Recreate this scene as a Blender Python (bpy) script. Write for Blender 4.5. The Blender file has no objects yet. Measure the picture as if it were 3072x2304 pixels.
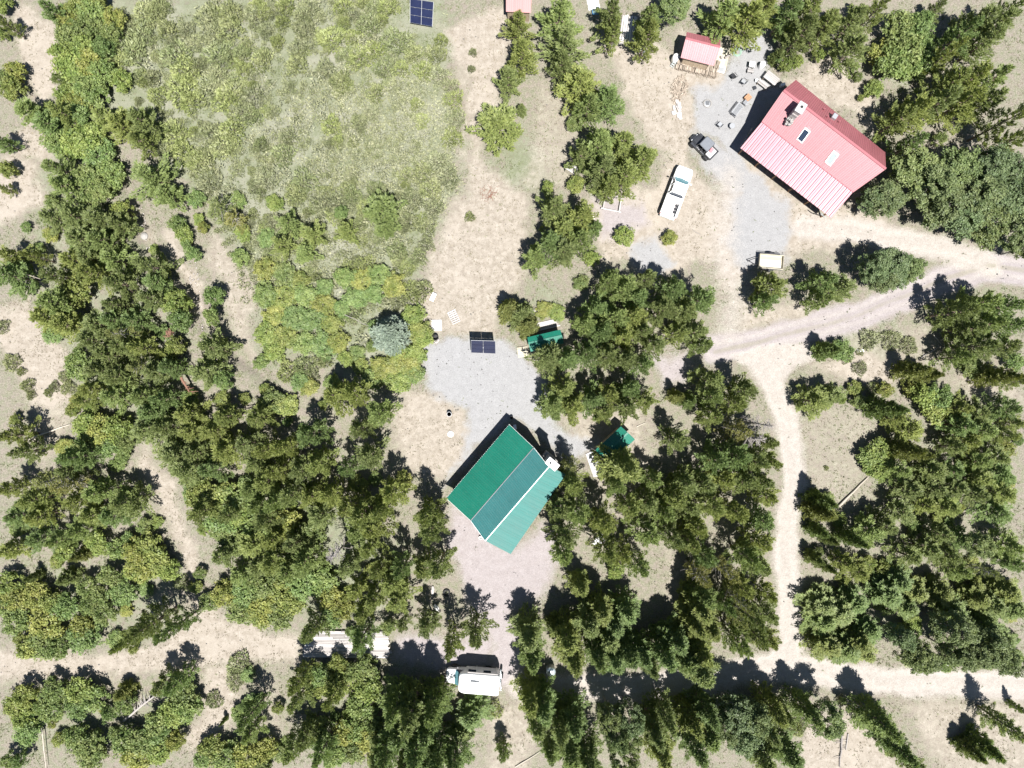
import bpy, math, random
import numpy as np
from mathutils import Vector, Matrix

sc = bpy.context.scene
COL = sc.collection
rnd = random.Random(7)
nr = np.random.default_rng(7)

# ------------------------------------------------------------------ camera, light, exposure
H = 77.0            # flying height of the drone in metres
S = 27.0            # photo pixels (3072 wide) per metre on the ground
cam = bpy.data.cameras.new('camera')
cam_o = bpy.data.objects.new('camera', cam)
COL.objects.link(cam_o)
cam_o.location = (0, 0, H)
cam.sensor_fit = 'HORIZONTAL'
cam.sensor_width = 36.0
cam.lens = 36.0 * S * H / 3072.0
cam.clip_start = 0.5
cam.clip_end = 4000
sc.camera = cam_o

SUN_EL = math.radians(67.5)
SUN_DIR = Vector((0.30 * math.cos(SUN_EL), -0.954 * math.cos(SUN_EL), math.sin(SUN_EL)))   # towards the sun
world = bpy.data.worlds.new("World")
sc.world = world
world.use_nodes = True
wn = world.node_tree.nodes
sky = wn.new('ShaderNodeTexSky')
sky.sky_type = 'NISHITA'
sky.sun_disc = False
sky.sun_elevation = SUN_EL
sky.sun_rotation = math.atan2(SUN_DIR.x, SUN_DIR.y)
sky.altitude = 1500
world.node_tree.links.new(sky.outputs[0], wn['Background'].inputs[0])
wn['Background'].inputs[1].default_value = 0.05
sun = bpy.data.lights.new('sun', 'SUN')
sun.energy = 5.0
sun.angle = math.radians(0.53)
sun.color = (1.0, 0.968, 0.935)
sun_o = bpy.data.objects.new('sun', sun)
COL.objects.link(sun_o)
sun_o.location = (20, -60, 120)
sun_o.rotation_euler = SUN_DIR.to_track_quat('Z', 'Y').to_euler()
sc.view_settings.view_transform = 'Standard'
sc.view_settings.look = 'None'
sc.view_settings.exposure = 1.2
sc.view_settings.gamma = 1.0
sc.view_settings.use_curve_mapping = False
sc.cycles.max_bounces = 6
sc.cycles.diffuse_bounces = 3
sc.cycles.transparent_max_bounces = 4


def P(u, v, h=0.0):
    """world point seen at photo pixel (u, v) when it lies h metres above the ground"""
    k = (H - h) / H / S
    return Vector(((u - 1536) * k, (1152 - v) * k, h))


def G(o):
    """overview coordinates (photo scaled to 2212 wide) to ground metres"""
    return ((o[0] * 1.38879 - 1536) / S, (1152 - o[1] * 1.38879) / S)


# ------------------------------------------------------------------ materials
def mat(name):
    m = bpy.data.materials.new(name)
    m.use_nodes = True
    nt = m.node_tree
    return m, nt, nt.nodes['Principled BSDF']


def N(nt, kind, **kw):
    n = nt.nodes.new(kind)
    for k, v in kw.items():
        setattr(n, k, v)
    return n


def noise(nt, scale, detail=4, rough=0.6, coord=None):
    if coord is None:
        g = N(nt, 'ShaderNodeNewGeometry')
        coord = g.outputs['Position']
    n = N(nt, 'ShaderNodeTexNoise')
    n.inputs['Scale'].default_value = scale
    n.inputs['Detail'].default_value = detail
    n.inputs['Roughness'].default_value = rough
    nt.links.new(coord, n.inputs['Vector'])
    return n.outputs['Fac']


def ramp(nt, fac, a, b, ca=(0, 0, 0, 1), cb=(1, 1, 1, 1)):
    r = N(nt, 'ShaderNodeValToRGB')
    r.color_ramp.elements[0].position = a
    r.color_ramp.elements[1].position = b
    r.color_ramp.elements[0].color = ca
    r.color_ramp.elements[1].color = cb
    nt.links.new(fac, r.inputs[0])
    return r.outputs[0]


def mix(nt, fac, a, b, mode='MIX'):
    m = N(nt, 'ShaderNodeMix', data_type='RGBA', blend_type=mode)
    if isinstance(fac, (int, float)):
        m.inputs[0].default_value = fac
    else:
        nt.links.new(fac, m.inputs[0])
    for s, x in ((6, a), (7, b)):
        if isinstance(x, tuple):
            m.inputs[s].default_value = x if len(x) == 4 else x + (1,)
        else:
            nt.links.new(x, m.inputs[s])
    return m.outputs[2]


def math_n(nt, op, a, b=None, clamp=False):
    m = N(nt, 'ShaderNodeMath', operation=op, use_clamp=clamp)
    for i, x in enumerate((a, b)):
        if x is None:
            continue
        if isinstance(x, (int, float)):
            m.inputs[i].default_value = x
        else:
            nt.links.new(x, m.inputs[i])
    return m.outputs[0]


def bump(nt, bsdf, h, strength, dist):
    b = N(nt, 'ShaderNodeBump')
    b.inputs['Strength'].default_value = strength
    b.inputs['Distance'].default_value = dist
    nt.links.new(h, b.inputs['Height'])
    nt.links.new(b.outputs[0], bsdf.inputs['Normal'])


def simple(name, col, rough=0.6, metal=0.0, var=0.25, scale=6.0, spec=0.5, coat=0.0):
    """a plain material with some wear and grain"""
    m, nt, b = mat(name)
    tc = N(nt, 'ShaderNodeTexCoord')
    n1 = noise(nt, scale, 5, 0.65, tc.outputs['Object'])
    n2 = noise(nt, scale * 7, 3, 0.6, tc.outputs['Object'])
    f = math_n(nt, 'ADD', math_n(nt, 'MULTIPLY', n1, 0.7), math_n(nt, 'MULTIPLY', n2, 0.3))
    c = ramp(nt, f, 0.3, 0.7, tuple(x * (1 - var) for x in col) + (1,), tuple(min(1, x * (1 + var)) for x in col) + (1,))
    nt.links.new(c, b.inputs['Base Color'])
    b.inputs['Roughness'].default_value = rough
    b.inputs['Metallic'].default_value = metal
    b.inputs['Specular IOR Level'].default_value = spec
    b.inputs['Coat Weight'].default_value = coat
    bump(nt, b, n2, 0.15, 0.01)
    return m


def leafy(name, c1, c2, trans=0.25, scale=3.0, tint=True, rough=0.55):
    """foliage: colour wanders between two greens, the object's own colour tints it, light passes through a little"""
    m, nt, b = mat(name)
    g = N(nt, 'ShaderNodeNewGeometry')
    n1 = noise(nt, scale, 2, 0.6, g.outputs['Position'])
    c = ramp(nt, n1, 0.35, 0.65, c1 + (1,), c2 + (1,))
    rn = g.outputs['Random Per Island']
    c = mix(nt, 1.0, c, ramp(nt, rn, 0.0, 1.0, (0.7, 0.7, 0.72, 1), (1.22, 1.2, 1.1, 1)), 'MULTIPLY')
    if tint:
        oi = N(nt, 'ShaderNodeObjectInfo')
        c = mix(nt, 1.0, c, oi.outputs['Color'], 'MULTIPLY')
    nt.links.new(c, b.inputs['Base Color'])
    b.inputs['Roughness'].default_value = rough
    b.inputs['Specular IOR Level'].default_value = 0.35
    t = N(nt, 'ShaderNodeBsdfTranslucent')
    nt.links.new(mix(nt, 1.0, c, (1.3, 1.35, 0.6, 1), 'MULTIPLY'), t.inputs[0])
    ms = N(nt, 'ShaderNodeMixShader')
    ms.inputs[0].default_value = trans
    nt.links.new(b.outputs[0], ms.inputs[1])
    nt.links.new(t.outputs[0], ms.inputs[2])
    nt.links.new(ms.outputs[0], nt.nodes['Material Output'].inputs[0])
    return m


def roof_metal(name, col, rough, fade=(1, 1, 1), spec=0.5, dirt=0.12):
    m, nt, b = mat(name)
    g = N(nt, 'ShaderNodeNewGeometry')
    n1 = noise(nt, 0.35, 4, 0.6, g.outputs['Position'])
    n2 = noise(nt, 9.0, 4, 0.7, g.outputs['Position'])
    oi = N(nt, 'ShaderNodeObjectInfo')
    c = ramp(nt, n1, 0.3, 0.7, tuple(x * 0.9 for x in col) + (1,), tuple(min(1, x * 1.1 * f) for x, f in zip(col, fade)) + (1,))
    c = mix(nt, math_n(nt, 'MULTIPLY', ramp(nt, n2, 0.5, 0.75), dirt), c, (0.30, 0.26, 0.22))
    c = mix(nt, math_n(nt, 'MULTIPLY', oi.outputs['Random'], 0.10), c, tuple(min(1, x * 1.35 + 0.01) for x in col))
    nt.links.new(c, b.inputs['Base Color'])
    b.inputs['Roughness'].default_value = rough
    b.inputs['Specular IOR Level'].default_value = spec
    nt.links.new(math_n(nt, 'ADD', rough - 0.06, math_n(nt, 'MULTIPLY', n1, 0.12)), b.inputs['Roughness'])
    return m


def wood(name, col, var=0.35, rough=0.75, along='X'):
    m, nt, b = mat(name)
    tc = N(nt, 'ShaderNodeTexCoord')
    mp = N(nt, 'ShaderNodeMapping')
    mp.inputs['Scale'].default_value = (1.2, 22, 22) if along == 'X' else ((22, 1.2, 22) if along == 'Y' else (22, 22, 1.2))
    nt.links.new(tc.outputs['Object'], mp.inputs[0])
    n1 = noise(nt, 1.0, 5, 0.65, mp.outputs[0])
    oi = N(nt, 'ShaderNodeObjectInfo')
    c = ramp(nt, n1, 0.3, 0.72, tuple(x * (1 - var) for x in col) + (1,), tuple(min(1, x * (1 + var)) for x in col) + (1,))
    c = mix(nt, 1.0, c, ramp(nt, oi.outputs['Random'], 0, 1, (0.72, 0.7, 0.68, 1), (1.15, 1.15, 1.15, 1)), 'MULTIPLY')
    nt.links.new(c, b.inputs['Base Color'])
    b.inputs['Roughness'].default_value = rough
    bump(nt, b, n1, 0.3, 0.01)
    return m


M = {}
M['pine'] = leafy('pine_needles', (0.160, 0.205, 0.078), (0.245, 0.285, 0.122), 0.40)
M['fir'] = leafy('fir_needles', (0.155, 0.202, 0.078), (0.242, 0.284, 0.122), 0.40)
M['spruce'] = leafy('blue_spruce_needles', (0.21, 0.27, 0.215), (0.30, 0.36, 0.30), 0.15)
M['aspen'] = leafy('aspen_leaves', (0.108, 0.148, 0.060), (0.172, 0.208, 0.092), 0.3, 1.5)
M['willow'] = leafy('willow_leaves', (0.130, 0.180, 0.058), (0.220, 0.258, 0.098), 0.3, 1.2)
M['sage'] = leafy('sage_leaves', (0.200, 0.225, 0.115), (0.280, 0.296, 0.175), 0.2, 1.0)
M['meadow'] = leafy('meadow_leaves', (0.260, 0.272, 0.165), (0.330, 0.336, 0.225), 0.2, 0.35)
M['drygrass'] = leafy('dry_grass_blades', (0.15, 0.13, 0.085), (0.27, 0.24, 0.175), 0.2, 0.8, False)
M['greengrass'] = leafy('green_grass_blades', (0.12, 0.150, 0.062), (0.19, 0.215, 0.110), 0.25, 0.6, False)
M['bark'] = simple('pine_bark', (0.16, 0.12, 0.09), 0.9, 0, 0.4, 5)
M['deadwood'] = wood('weathered_dead_wood', (0.27, 0.25, 0.235), 0.3, 0.85, 'Z')
M['palewood'] = wood('bleached_log', (0.42, 0.38, 0.32), 0.22, 0.8, 'X')
M['redslash'] = simple('rusty_dead_needles', (0.19, 0.10, 0.07), 0.9, 0, 0.35, 4)
M['redroof'] = roof_metal('red_roof_steel', (0.270, 0.088, 0.100), 0.50, (1, 1, 1), 0.7)
M['porchroof'] = roof_metal('faded_red_roof_steel', (0.26, 0.085, 0.11), 0.50, (1, 1.2, 1.2), 0.8)
M['pinkroof'] = roof_metal('faded_pink_roof_steel', (0.36, 0.17, 0.165), 0.5)
M['greenroof'] = roof_metal('green_roof_steel', (0.004, 0.122, 0.080), 0.50, (1, 1, 1), 0.5)
M['greenporch'] = roof_metal('green_porch_roof_steel', (0.022, 0.128, 0.112), 0.55, (1, 1, 1), 0.22)
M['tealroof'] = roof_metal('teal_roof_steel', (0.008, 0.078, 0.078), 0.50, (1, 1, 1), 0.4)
M['logwall'] = wood('log_wall_stain', (0.24, 0.14, 0.075), 0.35)
M['boardwall'] = wood('board_wall', (0.34, 0.27, 0.19), 0.3, 0.8, 'Z')
M['whitetrim'] = simple('white_trim_paint', (0.72, 0.71, 0.68), 0.5, 0, 0.08)
M['stone'] = simple('pale_chimney_stone', (0.36, 0.33, 0.31), 0.85, 0, 0.25, 5)
M['darkrock'] = simple('dark_pebble', (0.13, 0.125, 0.12), 0.9, 0, 0.3, 6)
M['rock'] = simple('grey_rock', (0.27, 0.26, 0.245), 0.9, 0, 0.3, 6)
M['soot'] = simple('black_soot', (0.02, 0.02, 0.02), 0.9, 0, 0.3)
M['glass'] = simple('dark_window_glass', (0.02, 0.03, 0.05), 0.08, 0, 0.05)
M['paleglass'] = simple('pale_skylight_glass', (0.24, 0.27, 0.27), 0.2, 0, 0.1)
M['tealglass'] = simple('tinted_windscreen', (0.10, 0.22, 0.25), 0.12, 0, 0.1)
M['darkframe'] = simple('dark_metal_frame', (0.05, 0.05, 0.055), 0.4, 0.6, 0.2)
M['greymetal'] = simple('grey_metal', (0.36, 0.37, 0.38), 0.45, 0.5, 0.15)
M['brightmetal'] = simple('galvanised_metal', (0.60, 0.66, 0.67), 0.33, 0.7, 0.12)
M['solar'] = None
M['whitecar'] = simple('white_car_paint', (0.80, 0.81, 0.80), 0.25, 0, 0.04, 2, 0.5, 0.5)
M['blackcar'] = simple('black_vehicle_paint', (0.035, 0.037, 0.042), 0.3, 0, 0.3, 3, 0.5, 0.3)
M['greyplastic'] = simple('grey_roof_plastic', (0.13, 0.14, 0.155), 0.5, 0, 0.15)
M['bedliner'] = simple('pale_bed_floor', (0.36, 0.35, 0.35), 0.6, 0, 0.12)
M['rubber'] = simple('tyre_rubber', (0.025, 0.025, 0.026), 0.85, 0, 0.2)
M['whiteplastic'] = simple('white_plastic', (0.74, 0.74, 0.72), 0.4, 0, 0.06)
M['creamwood'] = wood('cream_board', (0.45, 0.42, 0.33), 0.15)
M['plank'] = wood('bleached_plank', (0.42, 0.40, 0.385), 0.22, 0.8, 'X')
M['greyplank'] = wood('grey_plank', (0.33, 0.315, 0.305), 0.2, 0.8, 'X')
M['firewood'] = wood('split_firewood', (0.30, 0.255, 0.205), 0.35, 0.85, 'X')
M['concrete'] = simple('pale_concrete', (0.38, 0.375, 0.37), 0.85, 0, 0.12, 3)
M['orange'] = simple('orange_brown_wood', (0.32, 0.18, 0.10), 0.7, 0, 0.25)
M['greenhose'] = simple('faded_green_hose', (0.22, 0.32, 0.25), 0.6, 0, 0.15)
M['bluetarp'] = simple('blue_tarp', (0.12, 0.30, 0.55), 0.5, 0, 0.2)
M['redlight'] = simple('red_lamp_lens', (0.5, 0.03, 0.03), 0.3, 0, 0.1)
M['lamp'] = simple('clear_lamp_lens', (0.75, 0.78, 0.8), 0.15, 0, 0.05)
M['redcan'] = simple('faded_red_cloth', (0.55, 0.18, 0.20), 0.6, 0, 0.1)


def solar_mat():
    m, nt, b = mat('solar_cells')
    tc = N(nt, 'ShaderNodeTexCoord')
    n1 = noise(nt, 1.2, 2, 0.5, tc.outputs['Object'])
    c = ramp(nt, n1, 0.3, 0.7, (0.009, 0.012, 0.036, 1), (0.013, 0.018, 0.050, 1))
    nt.links.new(c, b.inputs['Base Color'])
    b.inputs['Roughness'].default_value = 0.22
    return m


M['solar'] = solar_mat()


# ------------------------------------------------------------------ mesh helpers
class MB:
    """collects shapes, then links them as ONE mesh object"""
    def __init__(self):
        self.v = []
        self.f = []

    def add(self, vs, fs, xf=None):
        k = len(self.v)
        for p in vs:
            p = Vector(p)
            self.v.append(xf @ p if xf is not None else p)
        self.f += [tuple(i + k for i in f) for f in fs]

    def box(self, c, s, rz=0.0, xf=None, bev=0.0):
        x, y, z = s[0] / 2, s[1] / 2, s[2] / 2
        T = Matrix.Translation(c) @ Matrix.Rotation(rz, 4, 'Z')
        if xf is not None:
            T = xf @ T
        if bev <= 0:
            vs = [(-x, -y, -z), (x, -y, -z), (x, y, -z), (-x, y, -z), (-x, -y, z), (x, -y, z), (x, y, z), (-x, y, z)]
            fs = [(0, 3, 2, 1), (4, 5, 6, 7), (0, 1, 5, 4), (1, 2, 6, 5), (2, 3, 7, 6), (3, 0, 4, 7)]
            self.add(vs, fs, T)
        else:
            b = min(bev, x * .9, y * .9, z * .9)
            rings = []
            for zz, ins in ((-z, b), (-z + b, 0), (z - b, 0), (z, b)):
                r = []
                for sx, sy in ((-1, -1), (1, -1), (1, 1), (-1, 1)):
                    X, Y = sx * (x - ins), sy * (y - ins)
                    if ins == 0:
                        a = [(sx * x, sy * (y - b)), (sx * (x - b), sy * y)]
                    else:
                        a = [(sx * (x - b), sy * (y - b - 0.0001)), (sx * (x - b - 0.0001), sy * (y - b))]
                    if (sx * sy) < 0:
                        a = a[::-1]
                    r += [(p[0], p[1], zz) for p in a]
                rings.append(r)
            self.loft(rings, T, True)

    def loft(self, rings, xf=None, caps=True):
        n = len(rings[0])
        vs = [p for r in rings for p in r]
        fs = []
        for i in range(len(rings) - 1):
            for j in range(n):
                a, b2 = i * n + j, i * n + (j + 1) % n
                fs.append((a, b2, b2 + n, a + n))
        if caps:
            fs.append(tuple(range(n))[::-1])
            fs.append(tuple((len(rings) - 1) * n + j for j in range(n)))
        self.add(vs, fs, xf)

    def tube(self, pts, rad, n=8, caps=True):
        pts = [Vector(p) for p in pts]
        if not hasattr(rad, '__len__'):
            rad = [rad] * len(pts)
        rings = []
        for i, p in enumerate(pts):
            d = (pts[min(i + 1, len(pts) - 1)] - pts[max(i - 1, 0)])
            if d.length < 1e-6:
                d = Vector((0, 0, 1))
            d.normalize()
            a = d.cross(Vector((0, 0, 1)) if abs(d.z) < 0.9 else Vector((1, 0, 0))).normalized()
            b = d.cross(a)
            rings.append([p + (a * math.cos(t) + b * math.sin(t)) * rad[i] for t in [2 * math.pi * j / n for j in range(n)]])
        self.loft(rings, None, caps)

    def lathe(self, prof, n=16, c=(0, 0, 0), caps=True):
        rings = [[(c[0] + r * math.cos(2 * math.pi * j / n), c[1] + r * math.sin(2 * math.pi * j / n), c[2] + z) for j in range(n)] for r, z in prof]
        self.loft(rings, None, caps)

    def prism(self, poly, z0, z1):
        n = len(poly)
        self.loft([[(p[0], p[1], z0) for p in poly], [(p[0], p[1], z1) for p in poly]])

    def slab(self, q, t):
        """a quad of four points given thickness t downwards"""
        q = [Vector(p) for p in q]
        lo = [p - Vector((0, 0, t)) for p in q]
        self.add(q + lo, [(0, 1, 2, 3), (7, 6, 5, 4), (0, 4, 5, 1), (1, 5, 6, 2), (2, 6, 7, 3), (3, 7, 4, 0)])

    def mesh(self, name, m, smooth=False):
        me = bpy.data.meshes.new(name)
        me.from_pydata([tuple(p) for p in self.v], [], self.f)
        me.validate()
        me.materials.append(m)
        if smooth:
            me.polygons.foreach_set('use_smooth', [True] * len(me.polygons))
            try:
                me.set_sharp_from_angle(angle=math.radians(40))
            except Exception:
                pass
        me.update()
        return me

    def build(self, name, m, parent=None, smooth=False, world=False):
        """world=True: the points are in world space and are moved into the parent's space"""
        if world and parent is not None:
            inv = parent_matrix(parent).inverted()
            self.v = [inv @ p for p in self.v]
        o = bpy.data.objects.new(name, self.mesh(name, m, smooth))
        COL.objects.link(o)
        if parent is not None:
            o.parent = parent
        return o


def parent_matrix(p):
    m = Matrix.Translation(p.location) @ p.rotation_euler.to_matrix().to_4x4()
    if p.parent is not None:
        m = parent_matrix(p.parent) @ m
    return m


def tag(o, label=None, cat=None, group=None, kind=None):
    if label:
        o['label'] = label
    if cat:
        o['category'] = cat
    if group:
        o['group'] = group
    if kind:
        o['kind'] = kind
    return o


def thing(name, label, cat, loc=(0, 0, 0), rz=0.0, group=None):
    o = bpy.data.objects.new(name, None)
    o.empty_display_size = 0.3
    COL.objects.link(o)
    o.location = loc
    o.rotation_euler = (0, 0, rz)
    return tag(o, label, cat, group)


def link_copy(me, name, parent, loc=(0, 0, 0), rot=(0, 0, 0), scale=(1, 1, 1)):
    o = bpy.data.objects.new(name, me)
    COL.objects.link(o)
    o.parent = parent
    o.location = loc
    o.rotation_euler = rot
    o.scale = scale
    return o


def np_mesh(name, verts, tris, m, smooth=False):
    me = bpy.data.meshes.new(name)
    verts = np.asarray(verts, dtype=np.float32)
    tris = np.asarray(tris, dtype=np.int32)
    k = tris.shape[1]
    me.vertices.add(len(verts))
    me.vertices.foreach_set('co', verts.ravel())
    me.loops.add(tris.size)
    me.loops.foreach_set('vertex_index', tris.ravel())
    me.polygons.add(len(tris))
    me.polygons.foreach_set('loop_start', np.arange(len(tris), dtype=np.int32) * k)
    me.polygons.foreach_set('loop_total', np.full(len(tris), k, dtype=np.int32))
    if smooth:
        me.polygons.foreach_set('use_smooth', np.ones(len(tris), dtype=bool))
    me.update(calc_edges=True)
    me.materials.append(m)
    return me


def vnoise(x, y, scale, seed=0):
    """smooth value noise on arrays, 0..1"""
    r = np.random.default_rng(seed).random((256, 256))
    X, Y = x * scale + 1000.0, y * scale + 1000.0
    xi, yi = np.floor(X).astype(int), np.floor(Y).astype(int)
    fx, fy = X - xi, Y - yi
    fx, fy = fx * fx * (3 - 2 * fx), fy * fy * (3 - 2 * fy)
    g = lambda a, b: r[a & 255, b & 255]
    return (g(xi, yi) * (1 - fx) + g(xi + 1, yi) * fx) * (1 - fy) + (g(xi, yi + 1) * (1 - fx) + g(xi + 1, yi + 1) * fx) * fy


def fbm(x, y, scale, seed=0, octs=4):
    s, a, t = 0, 0.5, 0
    for k in range(octs):
        s = s + a * vnoise(x, y, scale * 2 ** k, seed + k)
        t += a
        a *= 0.55
    return s / t


def seg_dist(x, y, pts):
    d = np.full(x.shape, 1e9)
    for (ax, ay), (bx, by) in zip(pts[:-1], pts[1:]):
        dx, dy = bx - ax, by - ay
        t = np.clip(((x - ax) * dx + (y - ay) * dy) / (dx * dx + dy * dy + 1e-9), 0, 1)
        d = np.minimum(d, np.hypot(x - ax - t * dx, y - ay - t * dy))
    return d


def poly_sd(x, y, pts):
    """signed distance to a polygon, positive inside"""
    d = seg_dist(x, y, pts + [pts[0]])
    ins = np.zeros(x.shape, bool)
    for (ax, ay), (bx, by) in zip(pts, pts[1:] + [pts[0]]):
        if ay == by:
            continue
        c = ((ay > y) != (by > y)) & (x < (bx - ax) * (y - ay) / (by - ay) + ax)
        ins ^= c
    return np.where(ins, d, -d)
# ------------------------------------------------------------------ the ground: one sheet with roads, yards and meadow
# shapes are plan outlines (overview coordinates); each carries a soft edge in metres
ROADS = [   # sandy road, polyline and half width (m)
    ([(2260, 1486), (2050, 1478), (1900, 1470), (1780, 1456), (1690, 1442), (1600, 1452), (1480, 1478), (1350, 1487), (1250, 1486), (1130, 1484)], 1.55),
    ([(1700, 1442), (1712, 1380), (1705, 1290), (1695, 1200), (1702, 1120), (1716, 1050), (1712, 980), (1697, 900), (1672, 840), (1640, 780)], 1.30),
    ([(2140, 575), (2050, 545), (1950, 520), (1850, 500), (1740, 490)], 1.3),
    ([(1575, 380), (1562, 470), (1562, 560), (1590, 640), (1572, 720)], 1.72),
]
ROAD_POLY = [[(1580, 770), (1640, 745), (1740, 745), (1830, 752), (1720, 790), (1695, 830), (1690, 900), (1670, 890), (1640, 810)],
             [(1640, 1430), (1700, 1380), (1740, 1420), (1790, 1450), (1700, 1475), (1620, 1470)]]
MAUVE = [([(1540, 755), (1650, 735), (1780, 705), (1880, 672), (1960, 640), (2040, 605), (2135, 578), (2260, 590)], 1.6)]
MAUVE_POLY = [[(975, 1080), (1040, 1140), (1105, 1200), (1180, 1130), (1195, 1190), (1190, 1260), (1110, 1330), (1130, 1400), (1135, 1490), (1060, 1495), (1055, 1400), (1030, 1330), (985, 1230), (968, 1150)],
              [(1290, 425), (1385, 430), (1385, 490), (1300, 505)],
              [(1410, 775), (1480, 760), (1500, 800), (1440, 830)],
              [(860, 1370), (1060, 1380), (1060, 1500), (950, 1440), (850, 1420)]]
GRAVEL = [[(1640, 60), (1665, 110), (1645, 170), (1690, 190), (1610, 310), (1580, 335), (1490, 285), (1495, 190), (1565, 170), (1590, 110)],
          [(1500, 320), (1590, 320), (1700, 450), (1720, 490), (1690, 560), (1600, 590), (1560, 520), (1585, 420), (1520, 350)],
          [(1372, 520), (1430, 510), (1450, 560), (1430, 590), (1372, 585)],
          [(918, 730), (960, 735), (1090, 735), (1140, 775), (1185, 830), (1212, 930), (1290, 945), (1240, 1000), (1100, 905), (990, 1000), (955, 1055), (1015, 930), (1000, 880), (915, 835)]]
TAN = [([(1470, 60), (1560, 100), (1570, 180), (1500, 200), (1460, 130)], 0.9), ([(1560, 330), (1640, 340), (1720, 440), (1800, 480), (1900, 520), (1640, 560), (1560, 640), (1540, 560), (1570, 440)], 0.8), ([(1600, 650), (1740, 640), (1760, 690), (1600, 720)], 0.6),
       ([(30, 30), (60, 20), (112, 60), (118, 190), (95, 215), (72, 190), (38, 110)], 1.0),
       ([(20, 285), (60, 262), (108, 300), (100, 345), (40, 335)], 0.9),
       ([(0, 330), (40, 330), (115, 425), (100, 445), (30, 470), (-20, 480)], 0.85),
       ([(-20, 690), (60, 660), (72, 640), (100, 720), (150, 755), (140, 860), (60, 880), (20, 760), (-20, 740)], 0.95),
       ([(60, 850), (150, 860), (150, 950), (90, 1010), (60, 950)], 0.45),
       ([(358, 498), (388, 508), (402, 580), (445, 650), (440, 705), (412, 640), (378, 560)], 1.0),
       ([(290, 460), (318, 480), (335, 545), (300, 520)], 0.7),
       ([(470, 490), (505, 540), (540, 610), (560, 790), (520, 760), (470, 600), (440, 560)], 0.55),
       ([(300, 960), (345, 990), (385, 1100), (430, 1200), (430, 1290), (400, 1240), (360, 1130), (310, 1040)], 0.75),
       ([(420, 1260), (480, 1330), (640, 1375), (645, 1425), (480, 1440), (380, 1445), (240, 1465), (-20, 1480), (-20, 1400), (230, 1410), (340, 1390), (420, 1330)], 0.78),
       ([(440, 1440), (530, 1440), (505, 1560), (420, 1640), (395, 1600), (440, 1520)], 0.7),
       ([(560, 1450), (610, 1460), (600, 1640), (570, 1640)], 0.4),
       ([(955, 60), (1090, 20), (1092, 130), (1062, 225), (1010, 265), (1000, 170)], 0.9),
       ([(1000, 260), (1060, 228), (1030, 330), (1150, 420), (1130, 520), (1140, 600), (1100, 650), (1070, 745), (930, 725), (895, 650), (930, 560), (960, 480), (1000, 420)], 0.62),
       ([(860, 838), (960, 838), (1042, 930), (1000, 1000), (960, 1045), (870, 1010), (853, 900)], 0.62),
       ([(1275, 85), (1420, 80), (1485, 150), (1500, 300), (1485, 360), (1560, 420), (1575, 520), (1480, 590), (1290, 560), (1280, 430), (1420, 400), (1440, 330), (1360, 240), (1335, 130)], 0.85),
       ([(1160, 160), (1240, 200), (1260, 330), (1220, 420), (1120, 400), (1150, 300)], 0.4),
       ([(1700, 180), (1800, 120), (1880, 190), (1900, 300), (1850, 262), (1780, 212)], 0.8),
       ([(1870, 335), (1990, 318), (2130, 308), (2160, 330), (2050, 352), (1930, 350)], 0.7),
       ([(1850, 400), (1900, 470), (2000, 520), (1900, 520), (1780, 470)], 0.9),
       ([(1750, 790), (1880, 755), (1960, 770), (1930, 840), (1880, 830)], 0.8),
       ([(1725, 890), (1860, 880), (1915, 960), (1870, 1030), (1800, 1105), (1740, 1060), (1720, 950)], 0.35),
       ([(1800, 720), (2010, 690), (2050, 770), (1960, 850), (1900, 800)], 0.35),
       ([(2030, 800), (2160, 800), (2230, 870), (2120, 870)], 0.5),
       ([(1930, 1510), (2260, 1505), (2260, 1690), (2060, 1690), (1990, 1600)], 0.5),
       ([(1740, 1560), (1830, 1540), (1970, 1690), (1710, 1690)], 0.75),
       ([(1050, 1512), (1170, 1512), (1145, 1690), (1040, 1690)], 0.5),
       ([(1200, 870), (1400, 880), (1420, 1100), (1330, 1120), (1270, 1000), (1240, 960)], 0.5),
       ([(1430, 1150), (1470, 1230), (1490, 1320), (1440, 1330)], 0.55),
       ([(1840, 1030), (1900, 1000), (1900, 1090), (1840, 1130), (1790, 1100)], 0.3),
       ([(2060, 1230), (2170, 1310), (2090, 1430), (2000, 1380)], 0.3)]
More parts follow.
